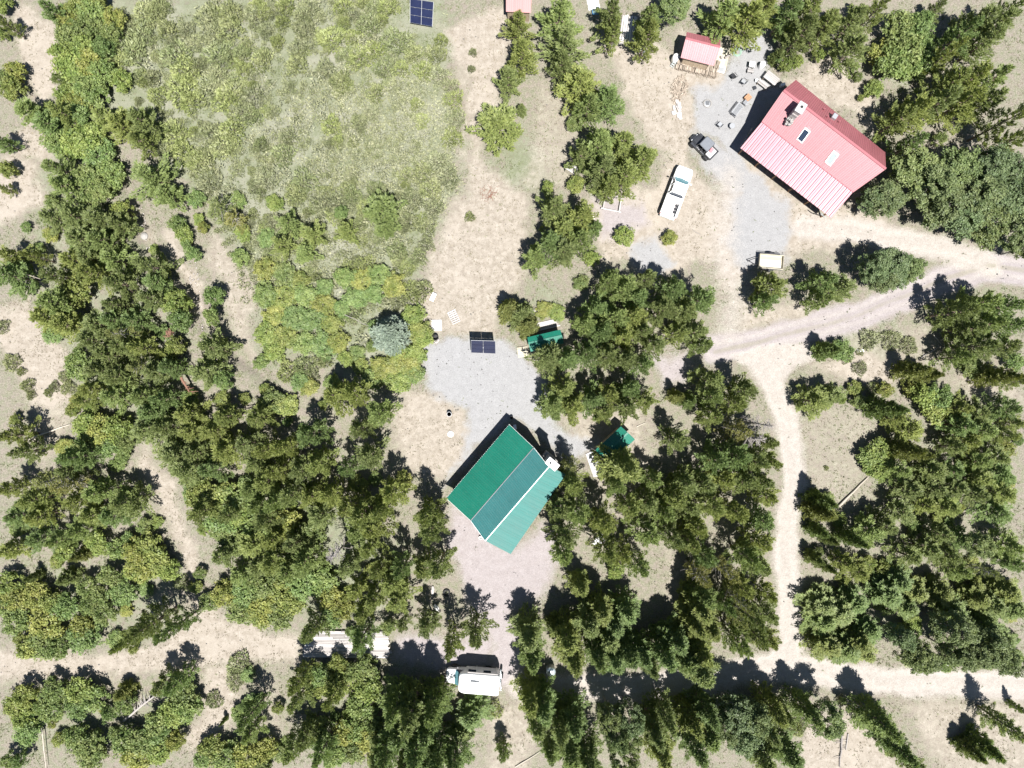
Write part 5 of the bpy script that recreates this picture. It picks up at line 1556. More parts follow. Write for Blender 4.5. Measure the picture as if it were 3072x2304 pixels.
# pink shed, mostly outside the frame
psh, pl = small_roof_shed('pink_shed', 'shed with a faded pink roof cut by the top edge', [(1518, 35), (1593, 39)], [(1519, -95), (1595, -90)], (1518, -30), (1595, -26), 2.3, 2.8, 2.3, M['pinkroof'], M['boardwall'], 0.3)

# ---- kennel
k0, k1, k2, k3 = P(1709, 481, 1.45), P(1736, 505, 1.2), P(1724, 524, 1.2), P(1694, 505, 1.45)
c = (k0 + k1 + k2 + k3) / 4
ken = thing('kennel', 'small grey roofed kennel with a tan front beside a pine', 'kennel', (c.x, c.y, 0))
for k in range(5):
    B = MB()
    a, b = k / 5, (k + .95) / 5
    B.slab([lerp(k0, k3, a), lerp(k1, k2, a), lerp(k1, k2, b), lerp(k0, k3, b)], 0.05)
    B.build('roof_board', M['greyplank'], ken, False, True)
pp = inset_plan([k0, k1, k2, k3], 0.12)
walls(ken, [pp[3], pp[2], pp[1], pp[0]], 0, [1.36, 1.12, 1.12, 1.36], M['creamwood'], 0.05, 0.15)

# ---- bare timber frame on the mauve pad
q = [P(1817, 586, .35), P(1864, 594, .35), P(1857, 636, .35), P(1809, 626, .35)]
c = sum(q, Vector()) / 4
fr = thing('timber_frame', 'square frame of four pale timbers on short posts', 'frame', (c.x, c.y, 0))
for i in range(4):
    a, b = q[i], q[(i + 1) % 4]
    d = (b - a).normalized()
    ex = 0.22 if i % 2 == 0 else -0.08
    strip(fr, a - d * ex, b + d * ex, 0.14, 0.12, M['plank'], 'beam')
    B = MB()
    B.box((a.x, a.y, 0.17), (.12, .12, .36), 0.2)
    B.build('post', M['plank'], fr, False, True)


# ---- solar arrays
def solar(label, tl, trr, br, bl, ht, hb, cols, rows):
    a, b, c_, d = P(*tl, ht), P(*trr, ht), P(*br, hb), P(*bl, hb)
    cen = (a + b + c_ + d) / 4
    t = thing('solar_array', label, 'solar panel', (cen.x, cen.y, 0))
    n = (b - a).cross(d - a).normalized()
    if n.z < 0:
        n = -n
    for i in range(cols):
        for j in range(rows):
            g = 0.012
            f0, f1, e0, e1 = i / cols + g, (i + 1) / cols - g, j / rows + g, (j + 1) / rows - g
            pt = lambda f, e: lerp(lerp(a, b, f), lerp(d, c_, f), e)
            B = MB()
            qq = [pt(f0, e0), pt(f0, e1), pt(f1, e1), pt(f1, e0)]
            B.add(qq + [p - n * .04 for p in qq], [(0, 1, 2, 3), (7, 6, 5, 4), (0, 4, 5, 1), (1, 5, 6, 2), (2, 6, 7, 3), (3, 7, 4, 0)])
            B.build('solar_panel', M['solar'], t, False, True)
    for f in [i / cols for i in range(cols + 1)]:
        f = min(max(f, .004), .996)
        strip(t, lerp(a, b, f) - n * .035, lerp(d, c_, f) - n * .035, 0.035, 0.045, M['greymetal'], 'rail')
    for e in [j / rows for j in range(rows + 1)]:
        e = min(max(e, .004), .996)
        strip(t, lerp(a, d, e) - n * .04, lerp(b, c_, e) - n * .04, 0.03, 0.042, M['greymetal'], 'rail')
    mid = lerp(lerp(a, b, .5), lerp(d, c_, .5), .5)
    B = MB()
    B.tube([(mid.x, mid.y, -.2), (mid.x, mid.y, mid.z - .12)], 0.09, 10)
    B.build('post', M['greymetal'], t, True, True)
    for f in (.2, .8):
        strip(t, lerp(lerp(a, b, f), lerp(d, c_, f), .15) - n * .13, lerp(lerp(a, b, f), lerp(d, c_, f), .85) - n * .13, .07, .07, M['greymetal'], 'strut')
    strip(t, lerp(lerp(a, b, .15), lerp(d, c_, .15), .5) - n * .22, lerp(lerp(a, b, .85), lerp(d, c_, .85), .5) - n * .22, .1, .08, M['greymetal'], 'strut')
    return t


solar('steeply tilted dark solar array on a post by the gravel yard', (1413, 1022), (1486, 1024), (1487, 1061), (1413, 1058), 3.0, 0.75, 2, 3)
solar('blue solar array of six panels at the meadow edge', (1230, -4), (1301, 6), (1297, 80), (1230, 68), 2.3, 0.9, 2, 3)


# ------------------------------------------------------------------ vehicles (built along +X = forward)
def ring_yz(x, hw, z0, z1, r=0.15, n=3):
    """rounded rectangle cross-section at x"""
    r = min(r, hw * .9, (z1 - z0) * .45)
    out = []
    for cx, cz, a0 in ((hw - r, z0 + r, -90), (hw - r, z1 - r, 0), (-hw + r, z1 - r, 90), (-hw + r, z0 + r, 180)):
        for k in range(n + 1):
            a = math.radians(a0 + 90 * k / n)
            out.append((x, cx + r * math.cos(a), cz + r * math.sin(a)))
    return out


def wheels(t, spots_, R, w, rim=None):
    for i, (x, y) in enumerate(spots_):
        B = MB()
        prof = [(R * .55, -w / 2), (R * .9, -w / 2), (R, -w * .35), (R, w * .35), (R * .9, w / 2), (R * .55, w / 2)]
        B.lathe(prof, 20)
        B.v = [Vector((p.x, p.z, p.y)) for p in B.v]
        o = B.build('wheel', M['rubber'], t, True)
        o.location = (x, y, R)
        B = MB()
        B.lathe([(R * .56, -w * .42), (R * .5, -w * .46), (R * .15, -w * .40), (R * .15, w * .40), (R * .5, w * .46), (R * .56, w * .42)], 14)
        B.v = [Vector((p.x, p.z, p.y)) for p in B.v]
        B.build('rim', rim or M['greymetal'], o, True)


def pickup():
    a, b = P(2003, 649, 0.9), P(2058, 502, 0.9)
    c = (a + b) / 2
    L = (b - a).length
    t = thing('pickup_truck', 'white pickup truck with an open bed and toolbox on bare sand', 'pickup truck', (c.x, c.y, 0), math.atan2(b.y - a.y, b.x - a.x))
    W = 0.96
    x1 = L / 2
    B = MB()
    B.loft([ring_yz(x1 - .02, .72, .55, .95, .12), ring_yz(x1 - .12, .86, .48, 1.05, .14), ring_yz(x1 - .5, .95, .45, 1.12, .14), ring_yz(x1 - 1.45, W, .42, 1.18, .12), ring_yz(x1 - 1.62, W, .42, 1.15, .10),
            ring_yz(-0.62, W, .42, 1.12, .10), ring_yz(-0.66, W, .42, 1.08, .08)])
    B.build('body', M['whitecar'], t, True)
    B = MB()
    B.loft([ring_yz(x1 - .14, .70, 1.0, 1.09, .03), ring_yz(x1 - .5, .80, 1.05, 1.16, .04), ring_yz(x1 - 1.40, .84, 1.1, 1.22, .04)])
    B.build('hood', M['whitecar'], t, True)
    # cab
    zc, zr = 1.15, 1.80
    B = MB()
    q = [(x1 - 2.05, .68, zr - .02), (-.48, .70, zr), (-.48, -.70, zr), (x1 - 2.05, -.68, zr - .02)]
    B.loft([[(p[0], p[1], p[2] - .05) for p in q], [(p[0] + (-.05 if i in (0, 3) else .04), p[1] * .95, p[2] + .03) for i, p in enumerate(q)]])
    B.build('cab_roof', M['whitecar'], t)
    B = MB()
    B.add([(x1 - 1.46, .80, zc + .03), (x1 - 2.07, .66, zr - .04), (x1 - 2.07, -.66, zr - .04), (x1 - 1.46, -.80, zc + .03), (x1 - 1.40, 0, zc + .04), (x1 - 2.03, 0, zr - .03)],
          [(0, 1, 5, 4), (4, 5, 2, 3)])
    B.add([(x1 - 1.49, .80, zc), (x1 - 2.10, .66, zr - .07), (x1 - 2.10, -.66, zr - .07), (x1 - 1.49, -.80, zc)], [(3, 2, 1, 0)])
    B.build('windscreen', M['tealglass'], t)
    B = MB()
    B.add([(-.62, .74, zc), (-.50, .66, zr - .05), (-.50, -.66, zr - .05), (-.62, -.74, zc), (-.58, .74, zc), (-.47, .66, zr - .05), (-.47, -.66, zr - .05), (-.58, -.74, zc)],
          [(0, 1, 2, 3), (7, 6, 5, 4), (0, 4, 5, 1), (2, 6, 7, 3)])
    B.build('rear_window', M['glass'], t)
    for s in (-1, 1):
        B = MB()
        q = [(x1 - 1.55, s * .86, zc), (x1 - 2.07, s * .70, zr - .06), (-.5, s * .71, zr - .06), (-.6, s * .86, zc)]
        q2 = [(p[0], p[1] - s * .04, p[2]) for p in q]
        B.add(q + q2, [(0, 1, 2, 3), (7, 6, 5, 4), (0, 4, 5, 1), (1, 5, 6, 2), (2, 6, 7, 3), (3, 7, 4, 0)])
        B.build('side_window', M['glass'], t)
        for xx, ww in ((x1 - 1.85, .10), (.42, .09), (-.52, .12)):
            B = MB()
            xb = {x1 - 1.85: x1 - 1.50}.get(xx, xx)
            B.tube([(xb, s * .875, zc - .02), (x1 - 2.05 if xx == x1 - 1.85 else xx, s * .70, zr - .04)], ww / 2, 6)
            B.build('pillar', M['whitecar'], t)
        B = MB()
        B.box((x1 - 1.72, s * 1.10, 1.24), (.12, .26, .18), 0, None, .03)
        B.build('mirror', M['whitecar'] if s < 0 else M['blackcar'], t)
        B = MB()
        B.box((x1 - .10, s * .62, .86), (.10, .34, .16), 0, None, .02)
        B.build('headlight', M['lamp'], t)
        B = MB()
        B.box((-x1 + .03, s * .86, .86), (.06, .14, .3), 0, None, .01)
        B.build('tail_light', M['redlight'], t)
        B = MB()
        B.loft([ring_yz(-.68, .12, .45, 1.14, .05), ring_yz(-x1 + .1, .12, .45, 1.14, .05)])
        B.v = [p + Vector((0, s * .84, 0)) for p in B.v]
        B.build('bed_side', M['whitecar'], t, True)
    B = MB()
    B.box((-.68 / 2 - x1 / 2 + .03, 0, .68), (x1 - .72, 1.5, .06))
    B.build('bed_floor', M['bedliner'], t)
    B = MB()
    B.box((-x1 + .06, 0, .8), (.09, 1.72, .64), 0, None, .03)
    B.build('tailgate', M['whitecar'], t)
    B = MB()
    B.box((-x1 - .04, 0, .5), (.16, 1.7, .18), 0, None, .04)
    B.build('bumper', M['brightmetal'], t)
    B = MB()
    B.box((x1 - .03, 0, .56), (.16, 1.6, .2), 0, None, .05)
    B.build('bumper', M['brightmetal'], t)
    wheels(t, [(x1 - .95, .84), (x1 - .95, -.84), (-x1 + 1.15, .84), (-x1 + 1.15, -.84)], .38, .24)
    # what lies in the bed
    R = Matrix.Translation(t.location) @ Matrix.Rotation(t.rotation_euler.z, 4, 'Z')
    tb = thing('toolbox', 'white toolbox across the pickup bed behind the cab', 'toolbox', R @ Vector((-1.02, 0, .715)), t.rotation_euler.z)
    B = MB()
    B.box((0, 0, .22), (.46, 1.40, .40), 0, None, .03)
    B.build('case', M['whiteplastic'], tb)
    for s in (-1, 1):
        B = MB()
        B.box((0, s * .34, .44), (.48, .66, .05), 0, None, .015)
        B.build('lid', M['whiteplastic'], tb)
    B = MB()
    B.box((0, 0, 0), (1.45, 1.02, .28), 0, None, .03)
    o = B.build('white_sheet_board', M['whiteplastic'])
    o.matrix_world = R @ Matrix.Translation((-2.05, .22, .86))
    tag(o, 'white slab lying in the rear of the pickup bed', 'panel')
    B = MB()
    for k in range(3):
        B.box((-.1 + .35 * k, 0, .06), (.28, .22, .12 + .05 * k), .3 * k, None, .02)
    o = B.build('tool_bag', M['darkframe'])
    o.matrix_world = R @ Matrix.Translation((-2.05, -.52, .715))
    tag(o, 'dark bags along one side of the pickup bed', 'bag')


pickup()


def buggy():
    a, b = P(2139, 466, .8), P(2083, 411, .8)
    c = (a + b) / 2
    L = 3.15
    t = thing('utility_buggy', 'black off road buggy with a grey roof and pale cargo bed', 'buggy', (c.x, c.y, 0), math.atan2(b.y - a.y, b.x - a.x))
    x1 = L / 2
    B = MB()
    B.loft([ring_yz(x1 - .05, .38, .5, .72, .08), ring_yz(x1 - .3, .52, .45, .86, .1), ring_yz(x1 - .85, .62, .4, .98, .1), ring_yz(x1 - 1.0, .66, .35, .80, .08), ring_yz(-.55, .68, .35, .74, .06), ring_yz(-x1 + .1, .62, .45, .74, .06)])
    B.build('body', M['blackcar'], t, True)
    B = MB()
    B.loft([ring_yz(x1 - .35, .38, .82, .93, .03), ring_yz(x1 - .95, .5, .95, 1.05, .03)])
    B.build('hood', M['blackcar'], t, True)
    B = MB()
    q = [(.45, .55), (.30, .62), (-.66, .64), (-.74, .55), (-.74, -.55), (-.66, -.64), (.30, -.62), (.45, -.55)]
    B.loft([[(p[0], p[1], 1.82) for p in q], [(p[0], p[1], 1.87) for p in q], [(p[0] * .93 - .02, p[1] * .9, 1.92) for p in q]])
    B.build('roof', M['greyplastic'], t)
    B = MB()
    B.add([(x1 - .92, .52, 1.0), (.44, .52, 1.82), (.44, -.52, 1.82), (x1 - .92, -.52, 1.0), (x1 - .95, .52, 1.0), (.41, .52, 1.82), (.41, -.52, 1.82), (x1 - .95, -.52, 1.0)],
          [(0, 1, 2, 3), (7, 6, 5, 4), (0, 4, 5, 1), (2, 6, 7, 3)])
    B.build('windscreen', M['glass'], t)
    for s in (-1, 1):
        for p, q in (((x1 - .9, s * .58, .9), (.42, s * .58, 1.83)), ((-.1, s * .66, .7), (-.1, s * .62, 1.83)), ((-.78, s * .64, .7), (-.70, s * .6, 1.83)), ((.42, s * .6, 1.83), (-.70, s * .6, 1.83))):
            B = MB()
            B.tube([p, q], .03, 8)
            B.build('roll_bar', M['blackcar'], t, True)
        B = MB()
        B.box((x1 - .18, s * .38, .74), (.08, .18, .1), 0, None, .02)
        B.build('headlight', M['lamp'], t)
        B = MB()
        B.box((x1 - .70, s * .68, .82), (.78, .26, .06), 0, None, .02)
        B.build('fender', M['blackcar'], t)
        B = MB()
        B.box((-.25, s * .32, .86), (.5, .5, .14), 0, None, .04)
        B.box((-.5, s * .32, 1.15), (.12, .5, .55), 0, None, .04)
        B.build('seat', M['darkframe'], t)
    B = MB()
    B.box((-x1 + .42, 0, .78), (.84, 1.24, .05))
    B.build('bed_floor', M['bedliner'], t)
    for c_, s_ in (((-x1 + .42, .63, .92), (.86, .05, .3)), ((-x1 + .42, -.63, .92), (.86, .05, .3)), ((-x1, 0, .92), (.05, 1.3, .3)), ((-x1 + .84, 0, .92), (.05, 1.3, .3))):
        B = MB()
        B.box(c_, s_)
        B.build('bed_side', M['blackcar'], t)
    B = MB()
    B.tube([(x1 + .02, -.4, .6), (x1 + .06, 0, .6), (x1 + .02, .4, .6)], .045, 8)
    B.build('bumper', M['blackcar'], t)
    wheels(t, [(x1 - .55, .66), (x1 - .55, -.66), (-x1 + .55, .66), (-x1 + .55, -.66)], .34, .26)
    R = Matrix.Translation(t.location) @ Matrix.Rotation(t.rotation_euler.z, 4, 'Z')
    B = MB()
    B.box((0, 0, .07), (.32, .5, .12), 0, None, .03)
    o = B.build('folded_cloth', M['redcan'])
    o.matrix_world = R @ Matrix.Translation((-x1 + .64, -.25, .81)) @ Matrix.Rotation(.2, 4, 'Z')
    tag(o, 'faded pink cloth in the cargo bed of the buggy', 'cloth')


buggy()


def motorhome():
    a, b = P(1500, 2043, 1.4), P(1337, 2030, 1.4)     # rear, nose
    c = (a + b) / 2
    L = (b - a).length
    t = thing('motorhome', 'white motorhome with roof air conditioner parked by the driveway', 'motorhome', (c.x, c.y, 0), math.atan2(b.y - a.y, b.x - a.x))
    x1 = L / 2
    W = 1.08
    B = MB()      # house part: roof edge rounded at the front over the cab
    B.loft([ring_yz(x1 - 1.50, .72, 2.0, 2.62, .25), ring_yz(x1 - 1.62, .95, 1.85, 2.74, .25), ring_yz(x1 - 1.9, 1.05, 1.55, 2.80, .22), ring_yz(x1 - 2.2, W, .55, 2.82, .18), ring_yz(-x1 + .25, W, .55, 2.82, .18), ring_yz(-x1 + .08, W - .06, .6, 2.76, .2)])
    B.build('body', M['whitecar'], t, True)
    B = MB()      # cab hood
    B.loft([ring_yz(x1 - .02, .60, .55, .98, .15), ring_yz(x1 - .2, .76, .45, 1.12, .18), ring_yz(x1 - .95, .84, .42, 1.28, .18), ring_yz(x1 - 1.25, .86, .42, 1.32, .15), ring_yz(x1 - 2.3, .88, .42, 1.4, .1)])
    B.build('hood', M['whitecar'], t, True)
    B = MB()
    q = [(x1 - 1.02, .76, 1.28), (x1 - 1.62, .70, 1.95), (x1 - 1.62, -.70, 1.95), (x1 - 1.02, -.76, 1.28), (x1 - .94, 0, 1.30), (x1 - 1.56, 0, 1.98)]
    B.add(q, [(0, 4, 5, 1), (4, 3, 2, 5)])
    B.add([(p[0] - .04, p[1], p[2] - .02) for p in q], [(0, 1, 5, 4), (4, 5, 2, 3)])
    B.build('windscreen', M['tealglass'], t)
    for s in (-1, 1):
        B = MB()
        q = [(x1 - 1.15, s * .85, 1.3), (x1 - 1.68, s * .74, 1.9), (x1 - 2.1, s * .78, 1.9), (x1 - 2.1, s * .87, 1.3)]
        B.add(q + [(p[0], p[1] - s * .05, p[2]) for p in q], [(0, 1, 2, 3), (7, 6, 5, 4), (0, 4, 5, 1), (1, 5, 6, 2), (2, 6, 7, 3), (3, 7, 4, 0)])
        B.build('side_window', M['glass'], t)
        for xx, ww in ((.1, .9), (-1.5, .8)):
            B = MB()
            B.box((xx, s * (W + .004), 1.85), (ww, .03, .55), 0, None, .01)
            B.build('side_window', M['glass'], t)
        B = MB()
        B.box((x1 - 1.25, s * 1.10, 1.35), (.14, .24, .26), 0, None, .04)
        B.build('mirror', M['blackcar'], t)
        B = MB()
        B.box((x1 - .1, s * .55, .80), (.12, .28, .18), 0, None, .03)
        B.build('headlight', M['lamp'], t)
    # shaded long side: awning roll with arms
    s = -1
    B = MB()
    B.tube([(x1 - 2.4, s * (W + .09), 2.55), (-x1 + .3, s * (W + .09), 2.55)], .085, 10)
    B.build('awning', M['greyplank'], t, True)
    for xx in (x1 - 3.3, -x1 + .45):
        B = MB()
        B.tube([(xx, s * (W + .12), .7), (xx, s * (W + .14), 2.5)], .03, 6)
        B.build('awning_arm', M['whiteplastic'], t)
    B = MB()
    B.box((-.3, .12 * -1, 2.94), (.95, .62, .24), 0, None, .06)
    ac = B.build('air_conditioner', M['greymetal'], t)
    for k in range(5):
        B = MB()
        B.box((-.3, -.12 - .22 + .11 * k, 3.065), (.86, .03, .02))
        B.build('slat', M['greyplastic'], ac)
    for xx, yy, sz in ((1.05, .45, (.28, .5, .10)), (-1.75, .42, (.34, .34, .12))):
        B = MB()
        B.box((xx, yy, 2.86), sz, 0, None, .03)
        B.build('roof_vent', M['whiteplastic'], t)
        B = MB()
        B.box((xx, yy, 2.93), (sz[0] * .5, sz[1] * .45, .03))
        B.build('vent_lid', M['greymetal'], t)
    B = MB()
    B.box((-x1 - .05, 0, .55), (.16, 1.9, .18), 0, None, .04)
    B.build('bumper', M['brightmetal'], t)
    B = MB()
    B.lathe([(.14, -.09), (.33, -.09), (.36, 0), (.33, .09), (.14, .09)], 18)
    B.v = [Vector((p.z - x1 - .2, p.x - .55, p.y + 1.05)) for p in B.v]
    B.build('spare_wheel', M['rubber'], t, True)
    B = MB()
    B.box((-x1 - .12, .62, 1.4), (.12, .05, 1.8), 0, None, .01)
    for k in range(6):
        B.box((-x1 - .12, .45, .7 + .28 * k), (.04, .34, .04))
    B.box((-x1 - .12, .28, 1.4), (.12, .05, 1.8), 0, None, .01)
    B.build('ladder', M['brightmetal'], t)
    wheels(t, [(x1 - .85, .82), (x1 - .85, -.82), (-x1 + 1.35, .9), (-x1 + 1.35, -.9)], .37, .25)


motorhome()


def trailer():
    a, b = P(2284, 762, .9), P(2347, 767, .9)
    d = (b - a); d.z = 0
    yaw = math.atan2(d.y, d.x)
    t0 = P(2312, 786, .7)
    t = thing('trailer', 'cream box trailer half hidden under a pine', 'trailer', (t0.x, t0.y, 0), yaw)
    L, W = 2.6, 1.5
    for k in range(7):
        B = MB()
        B.box((0, -W / 2 + W * (k + .5) / 7, .62), (L, W / 7 - .012, .05))
        B.build('floor_board', M['creamwood'], t)
    for c_, s_, nm in (((0, W / 2, .82), (L, .06, .4), 'side_panel'), ((0, -W / 2, .82), (L, .06, .4), 'side_panel'), ((L / 2, 0, .82), (.06, W + .1, .4), 'tailgate'), ((-L / 2, 0, .82), (.06, W + .1, .4), 'front_panel')):
        B = MB()
        B.box(c_, s_, 0, None, .02)
        B.build(nm, M['creamwood'], t)
    for s in (-1, 1):
        B = MB()
        B.tube([(-L / 2, s * (W / 2 + .12), 1.0), (L / 2 - .1, s * (W / 2 + .12), 1.0)], .03, 8)
        B.build('rail', M['darkframe'], t, True)
        B = MB()
        pts = [(math.cos(x) * .45, s * (W / 2 + .18), .38 + math.sin(x) * .42) for x in np.linspace(0.2, math.pi - .2, 9)]
        for p, q in zip(pts[:-1], pts[1:]):
            p, q = Vector(p), Vector(q)
            B.slab([p + Vector((0, -.14, 0)), q + Vector((0, -.14, 0)), q + Vector((0, .14, 0)), p + Vector((0, .14, 0))], .03)
        B.build('fender', M['darkframe'], t)
    wheels(t, [(0, W / 2 + .18), (0, -W / 2 - .18)], .34, .2)
    B = MB()
    B.tube([(-L / 2, .5, .5), (-L / 2 - 1.1, 0, .5)], .04, 6)
    B.tube([(-L / 2, -.5, .5), (-L / 2 - 1.1, 0, .5)], .04, 6)
    B.tube([(-L / 2 - 1.0, 0, .02), (-L / 2 - 1.0, 0, .75)], .03, 6)
    B.build('tongue', M['darkframe'], t)


trailer()

# ------------------------------------------------------------------ plank bridge
bx0, bx1 = P(911, 0, .3).x, P(1167, 0, .3).x
by0, by1 = P(0, 1973, .3).y, P(0, 1893, .3).y
br = thing('plank_bridge', 'bleached wooden plank bridge crossing the creek under pines', 'bridge', ((bx0 + bx1) / 2, (by0 + by1) / 2, 0), math.radians(-0.6))
wL, wW = bx1 - bx0, by1 - by0
rows = 17
for r in range(rows):
    y = -wW / 2 + wW * (r + .5) / rows
    cuts = [-wL / 2 + rnd.uniform(-.15, .12), -wL / 2 + wL * rnd.choice((.33, .42, .5)) + rnd.uniform(-.3, .3), -wL / 2 + wL * rnd.choice((.68, .75)) + rnd.uniform(-.3, .3), wL / 2 + rnd.uniform(-.12, .15) - (0.3 if r > 13 else 0)]
    if r in (3, 4):
        cuts[3] += .35
    for x0, x1_ in zip(cuts[:-1], cuts[1:]):
        B = MB()
        B.box((0, 0, 0), (x1_ - x0 - .03, wW / rows - rnd.uniform(.012, .045), .07), 0, None, .006)
        o = B.build('plank', M['plank'] if rnd.random() < .72 else M['greyplank'], br)
        o.location = ((x0 + x1_) / 2, y, .3 + rnd.uniform(-.012, .012))
        o.rotation_euler = (rnd.uniform(-.03, .03), 0, rnd.uniform(-.006, .006))
for y in (-wW / 2 + .3, 0, wW / 2 - .3):
    B = MB()
    B.tube([(-wL / 2 + .1, y, .12), (wL / 2 - .1, y, .12)], .13, 10)
    B.build('beam', M['deadwood'], br, True)


# ------------------------------------------------------------------ small things in the yards
def solo(name, label, cat, u, v, m, fn, rz=0.0, h=0.0, group=None, smooth=False):
    B = MB()
    fn(B)
    o = B.build(name, m, None, smooth)
    p = P(u, v, h)
    o.location = (p.x, p.y, (gz(p.x, p.y) if h == 0 else h))
    o.rotation_euler = (0, 0, rz)
    return tag(o, label, cat, group)


def part(t, name, m, fn, smooth=False):
    B = MB()
    fn(B)
    return B.build(name, m, t, smooth)


def at(name, label, cat, u, v, rz=0.0, group=None, h=0.0):
    p = P(u, v, h)
    return thing(name, label, cat, (p.x, p.y, gz(p.x, p.y) if h == 0 else h), rz, group)


# firewood stacked along the woodshed wall: every split log is its own part
s0, s1 = P(2028, 190, .0), P(2150, 219, .0)
ws = thing('firewood_stack', 'long stack of split firewood along the front of the woodshed', 'firewood', ((s0.x + s1.x) / 2, (s0.y + s1.y) / 2, 0), math.atan2(s1.y - s0.y, s1.x - s0.x))
Ls = (s1 - s0).length
logs = []
for k in range(6):
    B = MB()
    n = rnd.choice((5, 6))
    rr = [rnd.uniform(.075, .115) for _ in range(n)]
    B.loft([[(-.22 + .44 * e, rr[j] * math.cos(6.283 * j / n), rr[j] * math.sin(6.283 * j / n)) for j in range(n)] for e in (0, 1)])
    logs.append(B.mesh('log', M['firewood']))
for row in range(4):
    for k in range(24):
        for lay in range(3):
            if lay == 2 and rnd.random() < .25:
                continue
            o = link_copy(rnd.choice(logs), 'log', ws, (-Ls / 2 + Ls * (k + .5) / 24 + rnd.uniform(-.03, .03), -.5 + .46 * row + rnd.uniform(-.05, .05), .12 + lay * .19 + rnd.uniform(-.02, .03)), (rnd.uniform(0, 6), rnd.uniform(-.08, .08), math.pi / 2 + rnd.uniform(-.12, .12)), (1, 1, 1))
# a heap of split wood on the ground
fh = at('firewood_heap', 'loose heap of split firewood scattered on the sand below the woodshed', 'firewood', 2037, 268)
for k in range(150):
    a, r = rnd.uniform(0, 6.28), rnd.random() ** .6
    x, y = math.cos(a) * r * .85, math.sin(a) * r * 1.5
    link_copy(rnd.choice(logs), 'log', fh, (x + y * .18, y, .07 + max(0, (1 - r)) * rnd.uniform(0, .3)), (rnd.uniform(0, 6), rnd.uniform(-.4, .4), rnd.uniform(0, 3.1)), (.9, .75, .75))
# white slabs
sb = at('slab_pile', 'small pile of pale cut stone slabs near the firewood heap', 'slabs', 2031, 327, .25)
for k, (x, y, w, l, z) in enumerate([(0.2, .55, .34, .9, .12), (.15, -.05, .4, .8, .12), (.05, -.75, .5, .6, .1), (-.45, -.35, .5, .45, .1), (-.3, .2, .3, .5, .08), (.25, .2, .35, .7, .3), (.1, -1.1, .35, .3, .08)]):
    part(sb, 'slab', M['plank'], lambda B: B.box((x, y, z), (w, l, .16), rnd.uniform(-.2, .2), None, .02))
# propane cylinders at the shed corner
pr = at('propane_tank', 'white upright propane tank at the corner of the woodshed', 'tank', 2021, 185, 0)
part(pr, 'tank', M['whiteplastic'], lambda B: B.lathe([(.05, .08), (.3, .1), (.38, .25), (.38, 1.15), (.3, 1.32), (.12, 1.4), (.02, 1.42)], 18), True)
part(pr, 'collar', M['greymetal'], lambda B: B.lathe([(.17, 1.36), (.17, 1.52), (.14, 1.52), (.14, 1.36)], 14, (0, 0, 0), False), True)
part(pr, 'foot_ring', M['greymetal'], lambda B: B.lathe([(.32, 0), (.32, .14), (.29, .14), (.29, 0)], 14, (0, 0, 0), False), True)
lad = at('step_ladder', 'grey step ladder leaning near the white propane tank', 'ladder', 2019, 196, .9)
for s in (-1, 1):
    part(lad, 'rail', M['brightmetal'], lambda B: B.tube([(-.35, s * .2, 0), (.25, s * .17, 1.1)], .028, 6))
for k in range(4):
    part(lad, 'rung', M['brightmetal'], lambda B: B.box((-.35 + .6 * (k + .6) / 4.4, 0, 1.1 * (k + .6) / 4.4), (.08, .38, .03)))
# board deck beside the shed with a grey tray
bd = at('board_deck', 'cream board deck beside the woodshed', 'deck', 2163, 178, math.radians(-14))
for k in range(6):
    part(bd, 'board', M['creamwood'], lambda B: B.box((-.62 + .25 * k, 0, .08), (.238, 2.5, .06), 0, None, .006))
tr = at('framed_panel', 'grey panel in a white frame at the deck corner', 'panel', 2160, 208, math.radians(-15), h=.115)
part(tr, 'tray', M['greymetal'], lambda B: B.box((0, 0, .05), (.86, .52, .04)))
for c_, s_ in (((0, .32, .06), (1.06, .1, .1)), ((0, -.32, .06), (1.06, .1, .1)), ((.48, 0, .06), (.1, .54, .1)), ((-.48, 0, .06), (.1, .54, .1))):
    part(tr, 'frame', M['whitetrim'], lambda B: B.box(c_, s_))
solo('weathered_log', 'dark weathered log lying across the board deck', 'log', 2182, 172, M['deadwood'], lambda B: B.tube([(-.4, 0, .22), (.1, .05, .25), (.45, 0, .22)], [.12, .14, .1], 8), .5, 0.11)
solo('small_stump', 'short chopping stump on the board deck', 'stump', 2163, 174, M['deadwood'], lambda B: B.lathe([(.16, 0), (.15, .3), (.13, .3)], 10), 0, 0.11)
hs = at('garden_hose', 'faded green hose coiled on the gravel', 'hose', 2211, 157)
for k, rr in enumerate((.46, .38, .30, .42)):
    part(hs, 'coil', M['greenhose'], lambda B: B.tube([(rr * math.cos(x) + .02 * k, rr * math.sin(x), .03 + .03 * (k % 2) + .02 * math.sin(3 * x)) for x in np.linspace(0, 6.283, 25)], .035, 6))
part(hs, 'coil', M['greenhose'], lambda B: B.tube([(.4, 0, .03), (.8, .3, .03), (.9, .7, .03)], .035, 6))


